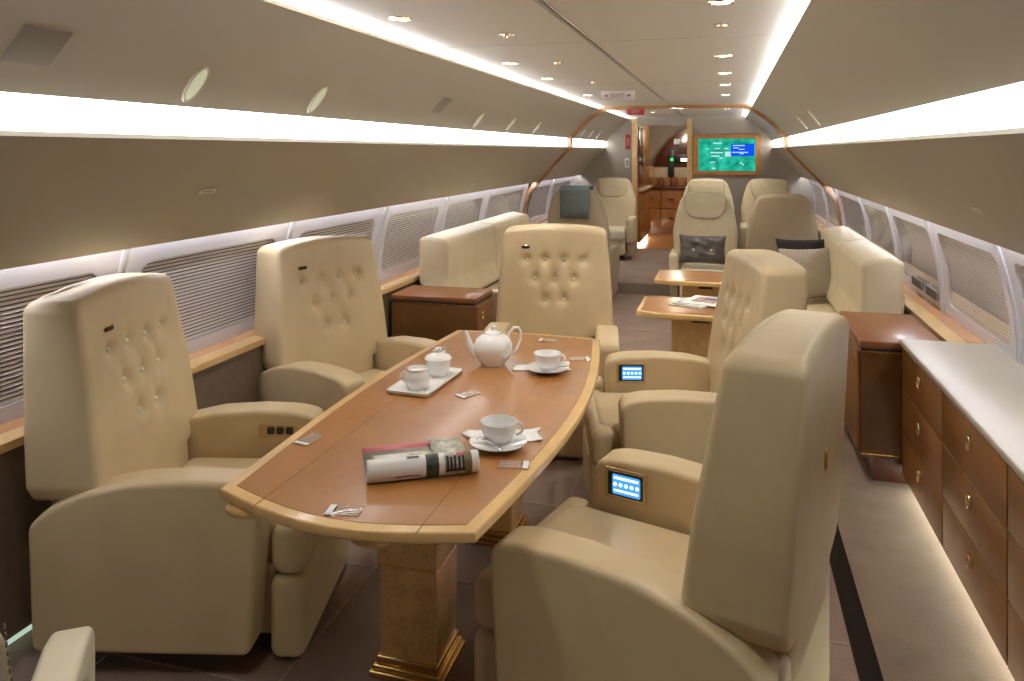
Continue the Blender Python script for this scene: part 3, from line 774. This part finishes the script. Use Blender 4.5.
    RB(.356, .468, -.295, .295, .012, .270, r=.03, R2=.035, axis='y', seg=5).build('leg_rest', L, t)
    RB(-.33, .36, -.248, .248, .06, .29, r=.02).build('seat_box', L, t)
    RB(-.25, .22, -.2, .2, .0, .065, r=.01).build('base', M['dark'], t)
    # shell behind the backrest
    RB(-.372, -.33, -.30, .30, .07, .46, r=.018, axis='x', R2=.05).build('rear_shell', L, t)
    return t
M['gold2'] = mat('tan_metal_plate', (.55, .40, .22), .35, metal=.6, var=.03)

club_chair(-1.79, 2.27, 14, 'cream leather club chair at left front, its tufted back near the first window', 'buttons', 1, zb=1.145)
club_chair(-.155, 2.155, 164, 'cream leather club chair at right front, seen from behind, lit touch screen in far arm', 'screen', -1, zb=1.16, latch=False)
club_chair(-1.79, 3.48, -22, 'cream leather tufted club chair on the left side of the table, farther from the viewer', 'buttons', 1, zb=1.14)
club_chair(-.16, 3.53, 194, 'cream leather club chair on the right, farther, turned towards the table beside the cabinet', 'screen', -1, zb=1.14, latch=False)
club_chair(-.97, 4.28, -81, 'cream leather tufted club chair at the far end of the dining table facing the viewer', 'none', 0, zb=1.145)

# ------------------------------------------------------------------ dining table
TX, TY = -.92, 2.58
t = empty('dining_table', (TX, TY, 0), 0, 'long dining table with tan leather inlay, maple border and burl pedestals', 'table')
def side_curve(n, a, b, bul):
    return [(a[0]+(b[0]-a[0])*k/n+bul[0]*math.sin(PI*k/n), a[1]+(b[1]-a[1])*k/n+bul[1]*math.sin(PI*k/n)) for k in range(n)]
nl, nr, fr_, fl_ = (-.355, -.875), (.36, -.91), (.345, .965), (-.36, .955)
outl = side_curve(10, nl, nr, (0, -.085))+side_curve(14, nr, fr_, (.095, 0))+side_curve(6, fr_, fl_, (0, .03))+side_curve(14, fl_, nl, (-.045, 0))
outl = [p for p in outl]
top = MB(); rprism(top, outl, .690, .718, .0055, 'z', 3); tb = top.build('table_border', M['maple'], t)
inn = inset(outl, .034)
tp = MB(); rprism(tp, inn, .70, .7195, .0008, 'z', 1); tt = tp.build('table_inlay', M['tabletop'], t)
sg_ = MB()
for xs in (-.21, .23):
    sg_.box(xs-.0009, xs+.0009, -.955, .97, .7190, .7199)
sg_.build('leaf_joint', M['cabdark'], t)
for (xx, yy) in ((-.275, -.905), (.10, -.945)):
    MB().lathe([(.001, 0), (.045, 0), (.052, .006), (.052, .016), (.045, .022), (.001, .022)], 28, sy=.62).mv(xx, yy+.02, .666).build('leaf_pull', M['maple'], t)
RB(-.30, .30, -.80, .86, .635, .691, r=.01).build('frame', M['cabdark'], t)
for py in (-.365, .46):
    p = RB(-.10, .085, py-.09, py+.09, .05, .337, r=.004).build('pedestal', M['burl'], t)
    RB(-.108, .087, py-.096, py+.096, .341, .64, r=.004).build('pedestal_head', M['burl'], p)
    mo = MB()
    for (e, z0, z1) in ((.122, 0, .020), (.114, .020, .036), (.105, .036, .060)):
        rbox(mo, -e-.007, e-.015, py-e+.01, py+e-.01, z0, z1, r=.005)
    mo.build('base_moulding', M['brass'], p)

# things on the table
TZ = .7198
def cup_prof(r, h):
    return [(.001, .004), (r*.42, .004), (r*.45, 0), (r*.52, 0), (r*.52, .006), (r*.75, h*.22), (r*.92, h*.5), (r*.98, h*.8), (r, h), (r*.965, h), (r*.94, h*.8), (r*.87, h*.5), (r*.70, h*.25), (r*.3, .012), (.001, .011)]
def handle(mb, r0, h, out, z0, rad=.0042, n=12):
    pts = []
    for k in range(n+1):
        a = -PI/2+PI*k/n
        pts.append((r0+out*math.cos(a), 0, z0+h/2*math.sin(a)))
    return mb.tube(pts, rad, 8)
def saucer(x, y, label):
    o = MB().lathe([(.001, 0), (.035, 0), (.037, .003), (.06, .007), (.077, .013), (.078, .0145), (.060, .0105), (.038, .007), (.001, .007)], 44).build('saucer', M['china'], None, (x, y, TZ+.004))
    return tag(o, label, 'saucer')
def teacup(x, y, rz, label):
    t = empty('teacup', (x, y, TZ+.0115), rz, label, 'cup')
    MB().lathe(cup_prof(.050, .056), 40).build('bowl', M['china'], t)
    handle(MB(), .044, .030, .020, .034).build('handle', M['china'], t)
def napkin(x, y, rz, w, h, label, seed):
    rnd = random.Random(seed); n = 16; mb = MB(); vs = []; fs = []
    for i in range(n+1):
        for j in range(n+1):
            u, v = i/n, j/n
            zz = .0006+.0016*(1+math.sin(u*7+seed)*math.sin(v*5+1))/2
            if u < .12 or u > .9: zz += .010*abs(math.sin(v*6+seed))*(abs(u-.5)-.35)*4
            vs.append(((u-.5)*w+.008*math.sin(v*6+seed), (v-.5)*h*(.55+.45*u)+.006*math.sin(u*8), max(.0004, zz)))
    for i in range(n):
        for j in range(n):
            a = i*(n+1)+j; fs.append((a, a+1, a+n+2, a+n+1))
    mb.add(vs, fs)
    o = mb.build('napkin', M['linen'], None, (x, y, TZ)); o.rotation_euler[2] = rz
    sm = o.modifiers.new('s', 'SOLIDIFY'); sm.thickness = .0015; sm.offset = 1
    return tag(o, label, 'napkin')
def spoon(x, y, z, rz, label):
    mb = MB(); pts = []; rad = []
    for k in range(16):
        u = k/15; pts.append((.125*u-.06, 0, .004+.006*math.sin(u*PI)+.003*u)); rad.append(interp([(0, .003), (.07, .012), (.15, .015), (.24, .010), (.32, .003), (.7, .0026), (.95, .005), (1, .003)], u))
    mb.tube(pts, rad, 12, flat=.22)
    o = mb.build('teaspoon', M['chrome'], None, (x, y, z)); o.rotation_euler[2] = rz
    return tag(o, label, 'spoon')
def saucer2(x, y, label):
    k = 1.1
    o = MB().lathe([(r*k, z*k) for r, z in [(.001, 0), (.035, 0), (.037, .003), (.06, .007), (.077, .013), (.078, .0145), (.060, .0105), (.038, .007), (.001, .007)]], 44).build('saucer', M['china'], None, (x, y, TZ+.004))
    return tag(o, label, 'saucer')
def teacup2(x, y, rz, label):
    t = empty('teacup', (x, y, TZ+.0118), rz, label, 'cup')
    MB().lathe(cup_prof(.056, .062), 40).build('bowl', M['china'], t)
    handle(MB(), .050, .034, .022, .036).build('handle', M['china'], t)
napkin(-.67, 2.255, R(14), .235, .11, 'folded white napkin under the saucer nearer the magazine', 1)
saucer2(-.655, 2.165, 'white saucer holding the teacup nearer the magazine')
teacup2(-.655, 2.175, R(25), 'white teacup nearer the magazine')
spoon(-.665, 2.115, TZ+.021, R(-38), 'small metal teaspoon lying on the saucer nearer the magazine')
napkin(-.725, 3.0, R(22), .23, .12, 'folded white napkin under the far saucer beside the teapot', 3)
saucer2(-.69, 2.955, 'white saucer under the teacup beside the teapot')
teacup2(-.69, 2.96, R(25), 'white teacup beside the teapot')
spoon(-.65, 2.905, TZ+.021, R(50), 'small metal teaspoon on the far saucer beside the teapot')

t = empty('teapot', (-.93, 3.0, TZ), R(16), 'round white china teapot on the far half of the dining table', 'teapot')
t.scale = (.93, .93, 1.12)
MB().lathe([(.001, .006), (.042, .006), (.045, 0), (.052, 0), (.054, .006), (.075, .028), (.087, .055), (.086, .075), (.074, .097), (.052, .110), (.034, .114), (.001, .114)], 48).build('body', M['china'], t)
MB().lathe([(.040, .1125), (.038, .118), (.020, .124), (.006, .127), (.009, .134), (.012, .140), (.008, .146), (.001, .147)], 32).build('lid', M['china'], t)
MB().tube([(-.070, 0, .040), (-.092, 0, .052), (-.104, 0, .072), (-.110, 0, .094), (-.118, 0, .112), (-.128, 0, .120)], [.024, .019, .0145, .011, .0085, .0075], 16).build('spout', M['china'], t)
MB().tube([(.066, 0, .092), (.075, 0, .118), (.092, 0, .134), (.112, 0, .134), (.124, 0, .118), (.122, 0, .092), (.108, 0, .062), (.088, 0, .040), (.078, 0, .034)], [.006]*9, 10).build('handle', M['china'], t)

tr = MB()
prt = rpoly([(-.085, -.17), (.085, -.17), (.085, .17), (-.085, .17)], .018, 6)
tr.loft([[(a, b, z) for a, b in inset(prt, d)] for d, z in ((.008, 0), (.001, .007), (0, .015), (.003, .016), (.012, .0085), (.02, .0075))])
o = tr.build('serving_tray', M['china'], None, (-1.10, 2.69, TZ)); o.rotation_euler[2] = R(-3)
tag(o, 'rectangular white china tray holding the creamer and sugar bowl', 'tray')
t = empty('creamer', (-1.10, 2.605, TZ+.0078), R(180+14), 'white china creamer jug on the near end of the tray', 'jug')
MB().lathe([(.001, .004), (.030, .004), (.032, 0), (.036, 0), (.046, .018), (.050, .036), (.045, .054), (.038, .064), (.040, .072), (.037, .072), (.034, .062), (.001, .058)], 36).build('body', M['china'], t)
handle(MB(), .042, .036, .020, .040).build('handle', M['china'], t)
t = empty('sugar_bowl', (-1.085, 2.775, TZ+.0078), 0, 'white lidded china sugar bowl on the far end of the tray', 'sugar bowl')
MB().lathe([(.001, .004), (.026, .004), (.028, 0), (.034, 0), (.045, .020), (.049, .045), (.0505, .060), (.047, .060), (.001, .055)], 36).build('body', M['china'], t)
MB().lathe([(.053, .0605), (.054, .066), (.046, .077), (.026, .085), (.008, .087), (.008, .092), (.014, .098), (.012, .106), (.001, .108)], 32).build('lid', M['china'], t)

# rolled magazine
t = empty('rolled_magazine', (-.790, 1.91, TZ), R(30), 'half rolled glossy magazine lying on the near end of the dining table', 'magazine')
mags = [M['paper'], M['pgreen'], M['ink'], M['ppink'], M['polive'], M['pmix'], M['pgrey']]
roll = MB(); Lm = .15; rr = .030; ny = 60; segs = 40
bands = [(-.15, .005, 0), (.005, .040, 1), (.040, .056, 0), (.056, .112, 5), (.112, .130, 4), (.130, .151, 0)]
xs = sorted(set([-.15+.30*k/ny for k in range(ny+1)]))
spiral = []
for k in range(int(segs*1.6)+1):
    a = -PI/2-2*PI*k/segs; r0 = rr-.0032*k/segs
    spiral.append((r0*math.cos(a), rr+r0*math.sin(a)))
vs = []; fs = []; mi = []
for xq in xs:
    for (yy, zz) in spiral: vs.append((xq, yy, zz))
npt = len(spiral)
for i in range(len(xs)-1):
    xm = (xs[i]+xs[i+1])/2
    for j in range(npt-1):
        m_ = 0
        for a, b, q in bands:
            if a <= xm < b: m_ = q
        k_ = i*npt+j; fs.append((k_, k_+1, k_+npt+1, k_+npt)); mi.append(m_)
roll.v = vs; roll.f = fs; roll.mi = mi
ro = roll.build('rolled_pages', mags, t)
so = ro.modifiers.new('s', 'SOLIDIFY'); so.thickness = .0012; so.offset = -1
# cover lettering and patches on the roll, wrapped over its surface
def wrap(mb, x0, x1, a0, a1, mi, r=rr+.0008):
    n = 8; a0, a1 = R(a0), R(a1)
    A = [(x0, -r*math.sin(a0+(a1-a0)*k/n)*-1, rr+r*math.cos(a0+(a1-a0)*k/n)) for k in range(n+1)]
    Bq = [(x1, p[1], p[2]) for p in A]
    mb.loft([A, Bq], closed=False, caps=False, mi=mi)
wp = MB()
for k, xx in enumerate((.060, .070, .080, .092, .103)):
    wrap(wp, xx, xx+.0062, -100, -38 if k % 2 else -30, 2)
wrap(wp, .058, .112, -112, -96, 2)
for w_ in ((.088, .110, -34, -8, 3), (-.045, -.012, -20, -8, 2), (-.08, -.01, -118, -110, 6)):
    q_ = MB(); wrap(q_, *w_); q_.build('cover_patch', mags, ro)
wp.build('cover_print', mags, ro)
pg = MB()
n1 = 24
def flat(mb, x0, x1, y0, y1, z, mi):
    pts0 = [(x0, y0+(y1-y0)*k/n1, z+.006*math.sin(PI*k/n1)) for k in range(n1+1)]
    mb.loft([pts0, [(x1, b, c) for a, b, c in pts0]], closed=False, caps=False, mi=mi)
flat(pg, -.15, .142, -.015, .235, .0025, 6)
flat(pg, -.125, .14, -.01, .20, .0040, 5)
flat(pg, -.15, .05, .195, .23, .0050, 3)
flat(pg, .045, .14, .0, .245, .0062, 5)
flat(pg, -.10, .03, .05, .13, .0052, 1)
flat(pg, -.12, -.02, .10, .16, .0060, 0)
po = pg.build('open_pages', mags, t); so = po.modifiers.new('s', 'SOLIDIFY'); so.thickness = .0012; so.offset = -1

def place_card(x, y, rz, label, white=(.03, .055)):
    t = empty('place_card', (x, y, TZ-.0002), R(rz), label, 'place card', 'clear placards on the dining table')
    RB(-.045, .045, -.028, .028, 0, .003, r=.0008, R2=.003).build('placard', M['acrylic'], t)
    mb = MB(); mb.box(-.042, -.026, -.026, .026, .003, .0036)
    mb.build('white_strip', M['paper'], t)
    mb = MB()
    for q in range(5): mb.box(-.038 if q else -.03, -.002, -.022+q*.010, -.019+q*.010, .003, .0034) if False else mb.box(-.02, .042, -.022+q*.010, -.020+q*.010, .003, .0034)
    mb.build('printed_lines', M['paper'], t)
place_card(-.90, 1.675, 10, 'clear placard at the near end of the table in front of the magazine', (.012, .055))
place_card(-1.225, 2.06, 80, 'clear placard on the left table edge before the nearest chair', (.035, .055))
place_card(-.90, 2.60, 60, 'clear placard in the middle of the dining table', (.035, .055))
place_card(-.575, 2.05, 190, 'clear placard on the right table edge below the near saucer', (.035, .05))
place_card(-.60, 3.17, 200, 'clear placard on the right table edge beside the far teacup', (.035, .05))
place_card(-.80, 3.44, 0, 'clear placard at the far end of the table behind the teapot', (.02, .055))
place_card(-1.215, 3.15, 85, 'clear placard on the left table edge before the farther left chair', (.035, .055))

# ------------------------------------------------------------------ storage
def ring_pull(x, y, z, parent):
    mb = MB(); pts = []
    mb.lathe([(.001, 0), (.020, 0), (.020, .003), (.001, .003)], 24); mb.xf(Matrix.Rotation(-PI/2, 4, 'Y'))
    for k in range(25):
        a = 2*PI*k/24; pts.append((-.007, .017*math.cos(a), -.006+.024*math.sin(a)))
    mb.tube(pts, .0032, 8); mb.box(-.010, 0, -.004, .004, .012, .024)
    return mb.build('ring_pull', M['gold'], parent, (x, y, z))
CX = .80
cr = empty('credenza', (1.0, 2.1, 0), 0, 'long low drawer credenza with brown veneer fronts and a cream top along the right wall', 'credenza')
cy0, cy1 = -.25, 3.99
MB().box(CX+.018-1, -.005, cy0-2.1, cy1-2.1, .065, .672).box(CX+.10-1, -.005, cy0-2.1, cy1-2.1, 0, .066).build('body', M['cabdark'], cr)
RB(CX-.012-1, .20, cy0-2.1, cy1+.0-2.1, .6805, .707, r=.008).build('countertop', M['credtop'], cr)
B(CX+.005-1, -.005, cy0-2.1, cy1-2.1, .670, .680).build('shadow_gap', M['dark'], cr)
y = 3.975
while y > cy0+.3:
    ya, yb = y-.70+.006, y
    for k, (z0, z1) in enumerate(((.475, .668), (.272, .470), (.068, .267))):
        d = RB(CX-1, CX+.02-1, ya-2.1, yb-2.1, z0, z1, r=.003).build('drawer', M['cab'], cr)
        ring_pull(CX-1-.0005, (ya+yb)/2-2.1, (z0+z1)/2+.035-(.0 if k else .0), d)
    y -= .705
t = empty('floor_light_strip', (CX+.095, 1.9, 0), 0, 'greenish white light strip under the credenza drawers', 'light strip')
B(-.006, .0, -2.1, 2.05, .012, .05).build('diffuser', M['toe'], t)

def cabinet(x0, x1, y0, y1, zt, label, door_side, frontm, topm):
    cx, cy = (x0+x1)/2, (y0+y1)/2
    t = empty('side_cabinet', (cx, cy, 0), 0, label, 'cabinet')
    a, b, c, d = x0-cx, x1-cx, y0-cy, y1-cy
    RB(a+.004, b-.004, c+.004, d-.002, .12, zt-.045, r=.004).build('body', frontm, t)
    RB(a, b, c, d, zt-.036, zt, r=.008).build('top', topm, t)
    B(a+.006, b-.006, c+.002, d-.004, zt-.045, zt-.036).build('shadow_gap', M['dark'], t)
    B(a+.002, b-.002, c+.0015, c+.006, zt-.054, zt-.049).build('gold_line', M['brass'], t)
    B(a+.002, b-.002, c+.0015, c+.006, .135, .139).build('gold_line', M['brass'], t)
    ex = (a+.06, b-.02) if door_side < 0 else (a+.02, b-.06)
    B(ex[0], ex[1], c+.03, d-.01, 0, .12).build('plinth', M['mahog'], t)
    xs_ = a if door_side < 0 else b
    dr_ = RB(min(xs_, xs_-door_side*-.012) if door_side < 0 else xs_-.004, xs_+.004 if door_side < 0 else xs_+.012-.004, c+.02, d-.02, .14, zt-.055, r=.003).build('door', M['cab'], t)
    rp = ring_pull(xs_-.009*1 if door_side < 0 else xs_+.009, c+.10, zt-.12, dr_)
    if door_side > 0: rp.rotation_euler[2] = PI
    return t
cabinet(.62, 1.00, 4.0, 4.72, .682, 'brown veneer cabinet with a red brown top between the credenza and the right sofa', -1, M['cabdark'], M['cabtop'])
cabinet(-2.17, -1.57, 4.68, 5.06, .64, 'brown veneer cabinet with a red brown top at the end of the left sofa', 1, M['cabdark'], M['cabtop'])

# ------------------------------------------------------------------ sofas
def sofa(xw, s, y0, y1, nb, label):
    """s=-1: back against the left wall; local x points away from the wall into the cabin"""
    ln = y1-y0
    t = empty('sofa', (xw, (y0+y1)/2, 0), 0 if s < 0 else PI, label, 'sofa')
    h = ln/2
    RB(.06, .70, -h+.03, h-.03, .0, .34, r=.02).build('base', M['leather_far'], t)
    n = nb
    for k in range(n):
        a = -h+.05+(ln-.10)*k/n; b = a+(ln-.10)/n-.006
        RB(.20, .73, a, b, .335, .46, r=.04, R2=.045, axis='y', seg=4).build('seat_cushion', M['leather_far'], t)
        prof = rpoly([(.0, .64), (.155, .47), (.285, .47), (.235, .66), (.235, .955), (.06, .985), (.0, .96)], [.04, .03, .05, .2, .05, .04, .04], 6)
        if k == 0 or k == n-1: pass
        rprism(MB(), prof, a, b, .03, 'y', 5).build('back_cushion', M['leather_far'], t)
    # end panels with a pale cap
    for e in (-1, 1):
        ya, yb = sorted((e*h, e*(h-.045)))
        p = RB(.02, .72, ya, yb, .08, .60, r=.01).build('end_panel', M['leather_taupe'], t)
        RB(.0, .74, ya-.004, yb+.004, .597, .622, r=.009).build('cap', M['leather_light'], p)
    mb = MB(); mb.tube([(.24, -h+.45, .50), (.35, -h+.40, .472), (.5, -h+.36, .468), (.62, -h+.33, .466)], .022, 8, flat=.12)
    mb.build('seat_belt', M['black'], t)
    return t
sofa(-2.165, -1, 5.09, 7.55, 2, 'cream leather sofa along the left wall behind the brown cabinet')
sofa(.985, 1, 4.76, 6.85, 2, 'cream leather sofa along the right wall with cushions at its far end')

def cushion(name, x, y, z, ry, rz, w, h, th, m, label, cat='cushion', rx=0, **k):
    o = pillow(w, h, th, **k).build(name, m, None, (x, y, z)); o.rotation_euler = (rx, ry, rz)
    return tag(o, label, cat)
cushion('scatter_cushion', .60, 6.16, .67, R(-20), R(-66), .44, .40, .16, M['weave'], 'cream scatter cushion with a woven brown zigzag on the right sofa', wr=.006)
cushion('scatter_cushion', .60, 6.50, .70, R(-14), R(-75), .44, .40, .13, M['blackpillow'], 'near black scatter cushion behind the woven one on the right sofa', wr=.004)

# ------------------------------------------------------------------ folding tables between sofa and aisle
def side_table(yc, hy, label, x1=.10):
    t = empty('pedestal_table', (-.2, yc, 0), 0, label, 'table')
    out = rpoly([(-.315, -hy+.06), (-.20, -hy), (x1+.2, -hy), (x1+.2, hy), (-.20, hy), (-.315, hy-.03)], [.02, .03, .004, .004, .03, .02], 5)
    rprism(MB(), out, .630, .662, .006, 'z', 3).build('table_border', M['maple'], t)
    rprism(MB(), inset(out, .026), .65, .6632, .0008, 'z', 1).build('table_inlay', M['tabletop'], t)
    RB(-.12, .16, -.09, .09, .36, .632, r=.012, axis='y', R2=.02).build('pedestal_head', M['burllight'], t)
    RB(-.15, .12, -.08, .08, .01, .36, r=.008, axis='y', R2=.01).build('pedestal', M['burl'], t)
    RB(.0, .10, -.105, -.085, .585, .625, r=.003).build('latch', M['black'], t)
    RB(-.2, .16, -.12, .12, 0, .02, r=.005).build('foot_plate', M['brass'], t)
side_table(4.72, .27, 'folding side table with maple edge, magazines lying on it')
side_table(5.86, .27, 'folding side table with maple edge, the one nearer the recliner with the grey pillow', .16)
for i, (dx, dy, dz, rz, mi_, lab) in enumerate(((-.19, 4.80, .663, -22, 'pmix', 'blue grey magazine at the bottom of the small pile on the side table'), (-.16, 4.83, .668, -30, 'paper', 'white magazine in the middle of the small pile on the side table'), (-.13, 4.84, .673, -18, 'paper', 'white magazine with a coloured photo on top of the pile on the side table'))):
    t = empty('magazine', (dx, dy, dz), R(rz), lab, 'magazine', 'magazines on the side table')
    RB(-.11, .11, -.14, .14, 0, .0045, r=.001, R2=.002).build('pages', M[mi_], t)
    if i == 2:
        B(-.07, .08, -.07, .10, .0045, .0049).build('cover_photo', M['ptan'], t)
        B(-.02, .06, .02, .09, .0049, .0053).build('cover_patch', M['pblue'], t)
    else:
        B(-.10, -.02, -.12, .12, .0045, .0049).build('cover_photo', M['pgrey'], t)

# ------------------------------------------------------------------ recliners aft
def recliner(x, y, ang, z0, ztop, label, L='leather_far', hwid=.33):
    t = empty('recliner_seat', (x, y, z0), R(ang), label, 'recliner', 'leather recliners at the aft end')
    m = M[L]; H_ = ztop-z0
    hw = [(.30, .215), (.50, .25), (.56, hwid-.01), (.75, hwid), (H_-.22, hwid-.03), (H_-.08, hwid-.07), (H_, hwid-.12)]
    xf = [(.30, -.08), (.6, -.12), (.8, -.15), (H_, -.23)]
    xr = [(.30, -.26), (.7, -.32), (H_, -.36)]
    bk = slab(hw, xf, xr, .30, H_, rc=.045, re=.03, topround=.045, arch=.03, nz=34, bulge=.01, nf=31).build('backrest', m, t)
    # headrest pad
    hh = slab([(H_-.27, .10), (H_-.235, .17), (H_-.16, .205), (H_-.03, .215), (H_, .20)], [(H_-.3, -.135), (H_-.1, -.155), (H_, -.18)], [(H_-.3, -.19), (H_, -.22)], H_-.27, H_-.005, rc=.022, re=.02, topround=.03, arch=.015, nz=16, nf=21)
    hh.build('headrest', m, bk)
    # stitched rear seam
    pts = [(-.30-.045*k/10, -.20, .62+(H_-.16-.62)*k/10) for k in range(11)]
    for sg in (-1, 1):
        RB(-.20, .27, min(sg*.245, sg*.345), max(sg*.245, sg*.345), .24, .575, r=.03, R2=.045, axis='y', seg=4).build('armrest', m, t)
        RB(-.18, .22, min(sg*.25, sg*.335), max(sg*.25, sg*.335), .06, .26, r=.015).build('side_panel', M['leather_taupe'], t)
    RB(-.14, .34, -.24, .24, .27, .43, r=.045, R2=.05, axis='y', seg=5).build('seat_cushion', M['leather_light'] if L == 'leather_far' else m, t)
    RB(-.14, .30, -.235, .235, .07, .29, r=.02).build('leg_rest', m, t)
    RB(-.2, .2, -.18, .18, 0, .07, r=.01).build('base', M['dark'], t)
    return t
recliner(-.22, 8.02, -90, 0, 1.165, 'cream recliner facing the viewer with a grey buttoned pillow on its seat')
M['leather_taupe2'] = mat('sand_leather', (.46, .37, .25), .5, var=.04, bump=.2)
recliner(.50, 8.02, 92, 0, 1.19, 'sand coloured recliner turned away from the viewer at the end of the right sofa', L='leather_taupe2')
recliner(-1.50, 8.15, 86, 0, 1.20, 'recliner turned away from the viewer with a blue grey cloth over its back', L='leather_taupe2')
recliner(-1.56, 10.55, -90, .12, 1.22, 'cream recliner facing the viewer left of the doorway')
recliner(-.24, 9.75, -90, .12, 1.25, 'cream recliner facing the viewer, mostly hidden behind the one with the pillow')
recliner(.50, 9.9, -90, .12, 1.25, 'cream recliner facing the viewer under the television, behind the sand coloured one')
dm = [(-.085, 0, .03, .03), (.085, 0, .03, .03)]
t = empty('buttoned_pillow', (-.235, 7.80, .62), R(-90), 'dark grey satin pillow with two pale buttons on the cream recliner', 'cushion')
pl = pillow(.46, .29, .13, n=30, wr=.008, dents=dm).mv(ry=R(-16)).build('pillow_cover', M['darkpillow'], t)
for yy in (-.085, .085): MB().lathe([(.001, .008), (.010, .006), (.014, 0), (.001, -.002)], 16).mv(.052, yy, .0, ry=R(80)).build('button', M['leather_light'], pl)
# cloth over the left recliner
tc_ = MB(); prof = [(-.1, .93), (-.105, .99), (-.125, 1.10), (-.155, 1.185), (-.19, 1.222), (-.25, 1.232), (-.32, 1.225), (-.372, 1.19), (-.380, 1.10), (-.372, .99), (-.362, .90)]
rings = []
for k in range(13):
    yy = -.155+.31*k/12; rings.append([(px+(.004*math.sin(k*1.3+i) if i else 0), yy, pz) for i, (px, pz) in enumerate(prof)])
o = tc_.loft(rings, closed=False, caps=False).build('folded_cloth', M['towel'], None, (-1.50, 8.15, 0)); o.rotation_euler[2] = R(86)
so = o.modifiers.new('s', 'SOLIDIFY'); so.thickness = .012; so.offset = 0
tag(o, 'blue grey cloth draped over the back of the left recliner', 'cloth')

# ------------------------------------------------------------------ partial chair at the lower left corner
t = empty('side_chair', (-1.425, 1.0, .015), R(125), 'taupe stitched chair with an ivory loop armrest at the lower left corner', 'chair')
slab([(.40, .22), (.56, .235), (.80, .215), (.90, .15)], [(.40, -.10), (.90, -.16)], [(.40, -.17), (.90, -.215)], .40, .90, rc=.03, re=.025, topround=.03, arch=.06, nz=16, nf=21).build('backrest', M['leather_taupe'], t)
RB(-.20, .25, -.23, .23, .36, .45, r=.03, R2=.05).build('seat', M['leather_taupe'], t)
for sg in (-1, 1):
    loop = rpoly([(-.20, .53), (-.19, .60), (.06, .622), (.155, .605), (.16, .30), (.15, .0), (.105, .0), (.105, .30), (.095, .50), (.05, .555)], [.02, .02, .1, .05, .3, .018, .018, .3, .08, .08], 6)
    rprism(MB(), loop, min(sg*.215, sg*.295), max(sg*.215, sg*.295), .016, 'y', 4).build('arm_loop', M['leather_light'], t)
    MB().tube([(-.14, sg*.21, .42), (-.17, sg*.21, .2), (-.19, sg*.21, 0)], [.022, .02, .016], 12).build('leg', M['leather_light'], t)
st_ = MB()
for sg in (-1,):
    for k in range(26):
        z = .43+.016*k; yy = interp([(.40, .22), (.56, .235), (.80, .215), (.90, .15)], z)+.0005; xx = -.135-.055*(z-.4)/.5; st_.box(xx-.003, xx, sg*yy-.0015, sg*yy+.0015, z, z+.009)
st_.build('stitching', M['stitch'], t)

# ------------------------------------------------------------------ camera and light
cam = bpy.data.cameras.new('camera'); co = bpy.data.objects.new('camera', cam); col.objects.link(co)
cam.sensor_width = 36; cam.lens = 760/1024*36; cam.shift_y = -189.5/1024; cam.clip_start = .05
co.location = (0, 0, 1.6); co.rotation_euler = (R(90), 0, math.atan(215/760))
scn.camera = co
w = bpy.data.worlds.new('world'); scn.world = w; w.use_nodes = True
w.node_tree.nodes['Background'].inputs[0].default_value = (.02, .02, .02, 1)
scn.view_settings.view_transform = 'Standard'; scn.view_settings.look = 'None'
scn.view_settings.exposure = 0.4; scn.view_settings.gamma = 1; scn.view_settings.use_curve_mapping = False
